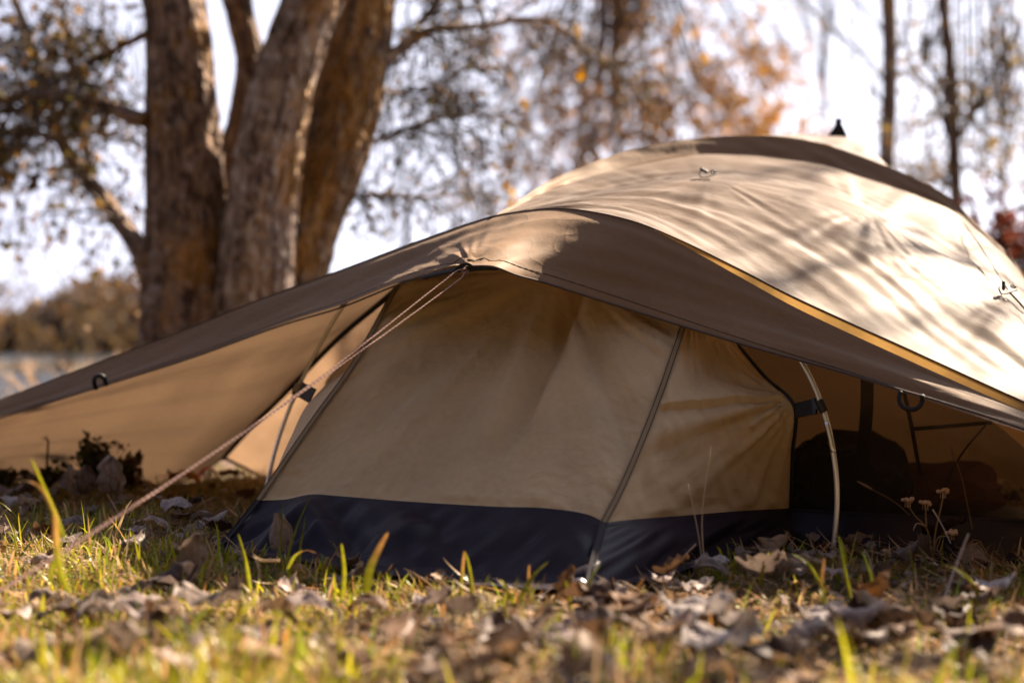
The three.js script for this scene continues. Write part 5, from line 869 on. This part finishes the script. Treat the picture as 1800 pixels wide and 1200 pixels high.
{ // dried flower with round seed heads
  const g = group('dried_flower', scene); tag(g, 'dried flower with clusters of round tan seed heads before the net door', 'flower');
  const st = [0.34, 0.21, 0.09], R = rng(71), root = [0.7548, 0.0073, -2.55];
  const headMat = new THREE.MeshStandardMaterial({ color: C3(0.62, 0.40, 0.24), roughness: 0.9 });
  const stems = [[[root, [0.7446, 0.0634, -2.55], [0.7222, 0.0889, -2.55], [0.7109, 0.1062, -2.55]], 1], [[[0.7436, 0.0685, -2.55], [0.7426, 0.0889, -2.55], [0.7426, 0.1011, -2.55]], 1], [[root, [0.7599, 0.0583, -2.55], [0.7701, 0.1042, -2.55], [0.7742, 0.1226, -2.55]], 1], [[root, [0.759, 0.0509, -2.53], [0.7681, 0.0553, -2.52], [0.7802, 0.0522, -2.52]], 1]];
  for (const [pts] of stems) {
    mesh('stem', new Shape3().tube(smooth(pts, 16), [0.0019, 0.0013], 6, st).build(), stalkMat, g);
    const e = V(pts[pts.length - 1]), parts = [];
    for (let k = 0; k < 7; k++) { const a = k * 2.4, r = 0.0045 + 0.0075 * (k / 7), s = new THREE.IcosahedronGeometry(0.0036 + 0.0012 * R(), 1); s.scale(1, 0.85, 1); s.translate(e.x + Math.cos(a) * r, e.y + 0.007 + 0.006 * R(), e.z + Math.sin(a) * r); parts.push(s); parts.push(new THREE.CylinderGeometry(0.0006, 0.0006, 0.011, 4).translate(e.x + Math.cos(a) * r * 0.6, e.y + 0.002, e.z + Math.sin(a) * r * 0.6).toNonIndexed()); }
    mesh('seed_head', mergeGeometries(parts), headMat, g);
  }
  mesh('dry_leaf', new Shape3().tube(smooth([[0.7426, 0.0685, -2.55], [0.7234, 0.0749, -2.54], [0.7145, 0.064, -2.53]], 8), [0.0025, 0.0008], 5, [0.4, 0.3, 0.22]).build(), stalkMat, g);
}
{ // dark leafy weed, twig and sprig by the left wing
  const R = rng(81), weedMat = new THREE.MeshStandardMaterial({ vertexColors: true, roughness: 0.8, side: THREE.DoubleSide });
  const weed = (name, label, base, n, h, spread, leafSize, col) => {
    const g = group(name, scene), s = new Shape3(), l = new Shape3(); tag(g, label, 'weed', 'weeds by the left wing');
    for (let k = 0; k < n; k++) {
      const lx = (R() - 0.5) * spread, lz = (R() - 0.5) * spread * 0.5, hh = h * (1 - 0.55 * Math.abs(lx) / (spread * 0.5)) * (0.75 + 0.35 * R());
      const pts = smooth([[base[0], base[1], base[2]], [base[0] + lx * 0.4, base[1] + hh * 0.5, base[2] + lz * 0.5], [base[0] + lx, base[1] + hh, base[2] + lz]], 10); s.tube(pts, [0.002, 0.0008], 4, [0.10, 0.065, 0.035], false);
      for (let q = 0; q < 11; q++) { const p = pts[2 + Math.floor(R() * 9)], d = new THREE.Vector3(R() - 0.5, R() * 0.7 - 0.1, R() - 0.5).normalize(); addLeaf(l, p, d, leafSize * (0.6 + 0.7 * R()), col.map((v) => v * (0.6 + 0.7 * R())), R); }
    }
    kind(mesh('stems', s.build(), stalkMat, g), 'stuff'); kind(mesh('foliage', l.build(), weedMat, g), 'stuff');
  };
  weed('leafy_weed', 'dark bushy weed silhouetted against the golden left wing', [-1.1011, 0.0101, -3.72], 26, 0.145, 0.19, 0.026, [0.075, 0.075, 0.028]);
  weed('leafy_weed', 'low dark weed at the foot of the bare twig', [-1.2166, 0.0122, -3.7], 12, 0.075, 0.12, 0.022, [0.075, 0.075, 0.028]);
  weed('leafy_weed', 'small thin sprig near the left edge', [-1.3054, 0.0034, -3.7], 4, 0.085, 0.06, 0.016, [0.075, 0.075, 0.028]);
  weed('leafy_weed', 'dark broad-leaved weed right of the bushy one', [-1.0098, 0.008, -3.74], 10, 0.085, 0.13, 0.04, [0.11, 0.07, 0.03]);
  weed('leafy_weed', 'dark weed at the very left edge', [-1.3394, 0.0034, -3.7], 8, 0.06, 0.1, 0.026, [0.075, 0.075, 0.028]);
  const tw = group('twig', scene); tag(tw, 'bare dark upright twig against the left wing', 'twig');
  mesh('stem', new Shape3().tube(smooth([[-1.2136, 0.0078, -3.7], [-1.2106, 0.0892, -3.7], [-1.2062, 0.1632, -3.7]], 10), [0.0035, 0.0025], 6, [0.10, 0.065, 0.04]).build(), stalkMat, tw);
  mesh('side_shoot', new Shape3().tube(smooth([[-1.2032, 0.1514, -3.7], [-1.1958, 0.1676, -3.7], [-1.1884, 0.175, -3.7]], 6), [0.0016, 0.001], 5, [0.10, 0.065, 0.04]).build(), stalkMat, tw);
  const sm = group('dried_flower', scene); tag(sm, 'tiny dried flower sprays right of the dark bushy weed', 'flower');
  for (const [p0, p1] of [[[-1.0356, 0.0578, -3.72], [-1.0312, 0.1262, -3.72]], [[-1.0297, 0.0801, -3.72], [-1.0133, 0.1203, -3.72]], [[-1.049, 0.0578, -3.72], [-1.058, 0.1203, -3.72]]]) { mesh('stem', new Shape3().tube(smooth([p0, p1], 6), [0.0012, 0.0008], 5, [0.12, 0.07, 0.04]).build(), stalkMat, sm); const parts = []; for (let k = 0; k < 8; k++) { const s = new THREE.IcosahedronGeometry(0.0035, 0); s.translate(p1[0] + (R() - 0.5) * 0.02, p1[1] + (R() - 0.4) * 0.016, p1[2] + (R() - 0.5) * 0.02); parts.push(s); } mesh('seed_head', mergeGeometries(parts), new THREE.MeshStandardMaterial({ color: C3(0.25, 0.16, 0.11), roughness: 0.9 }), sm); }
}
renderer.render(scene, camera);
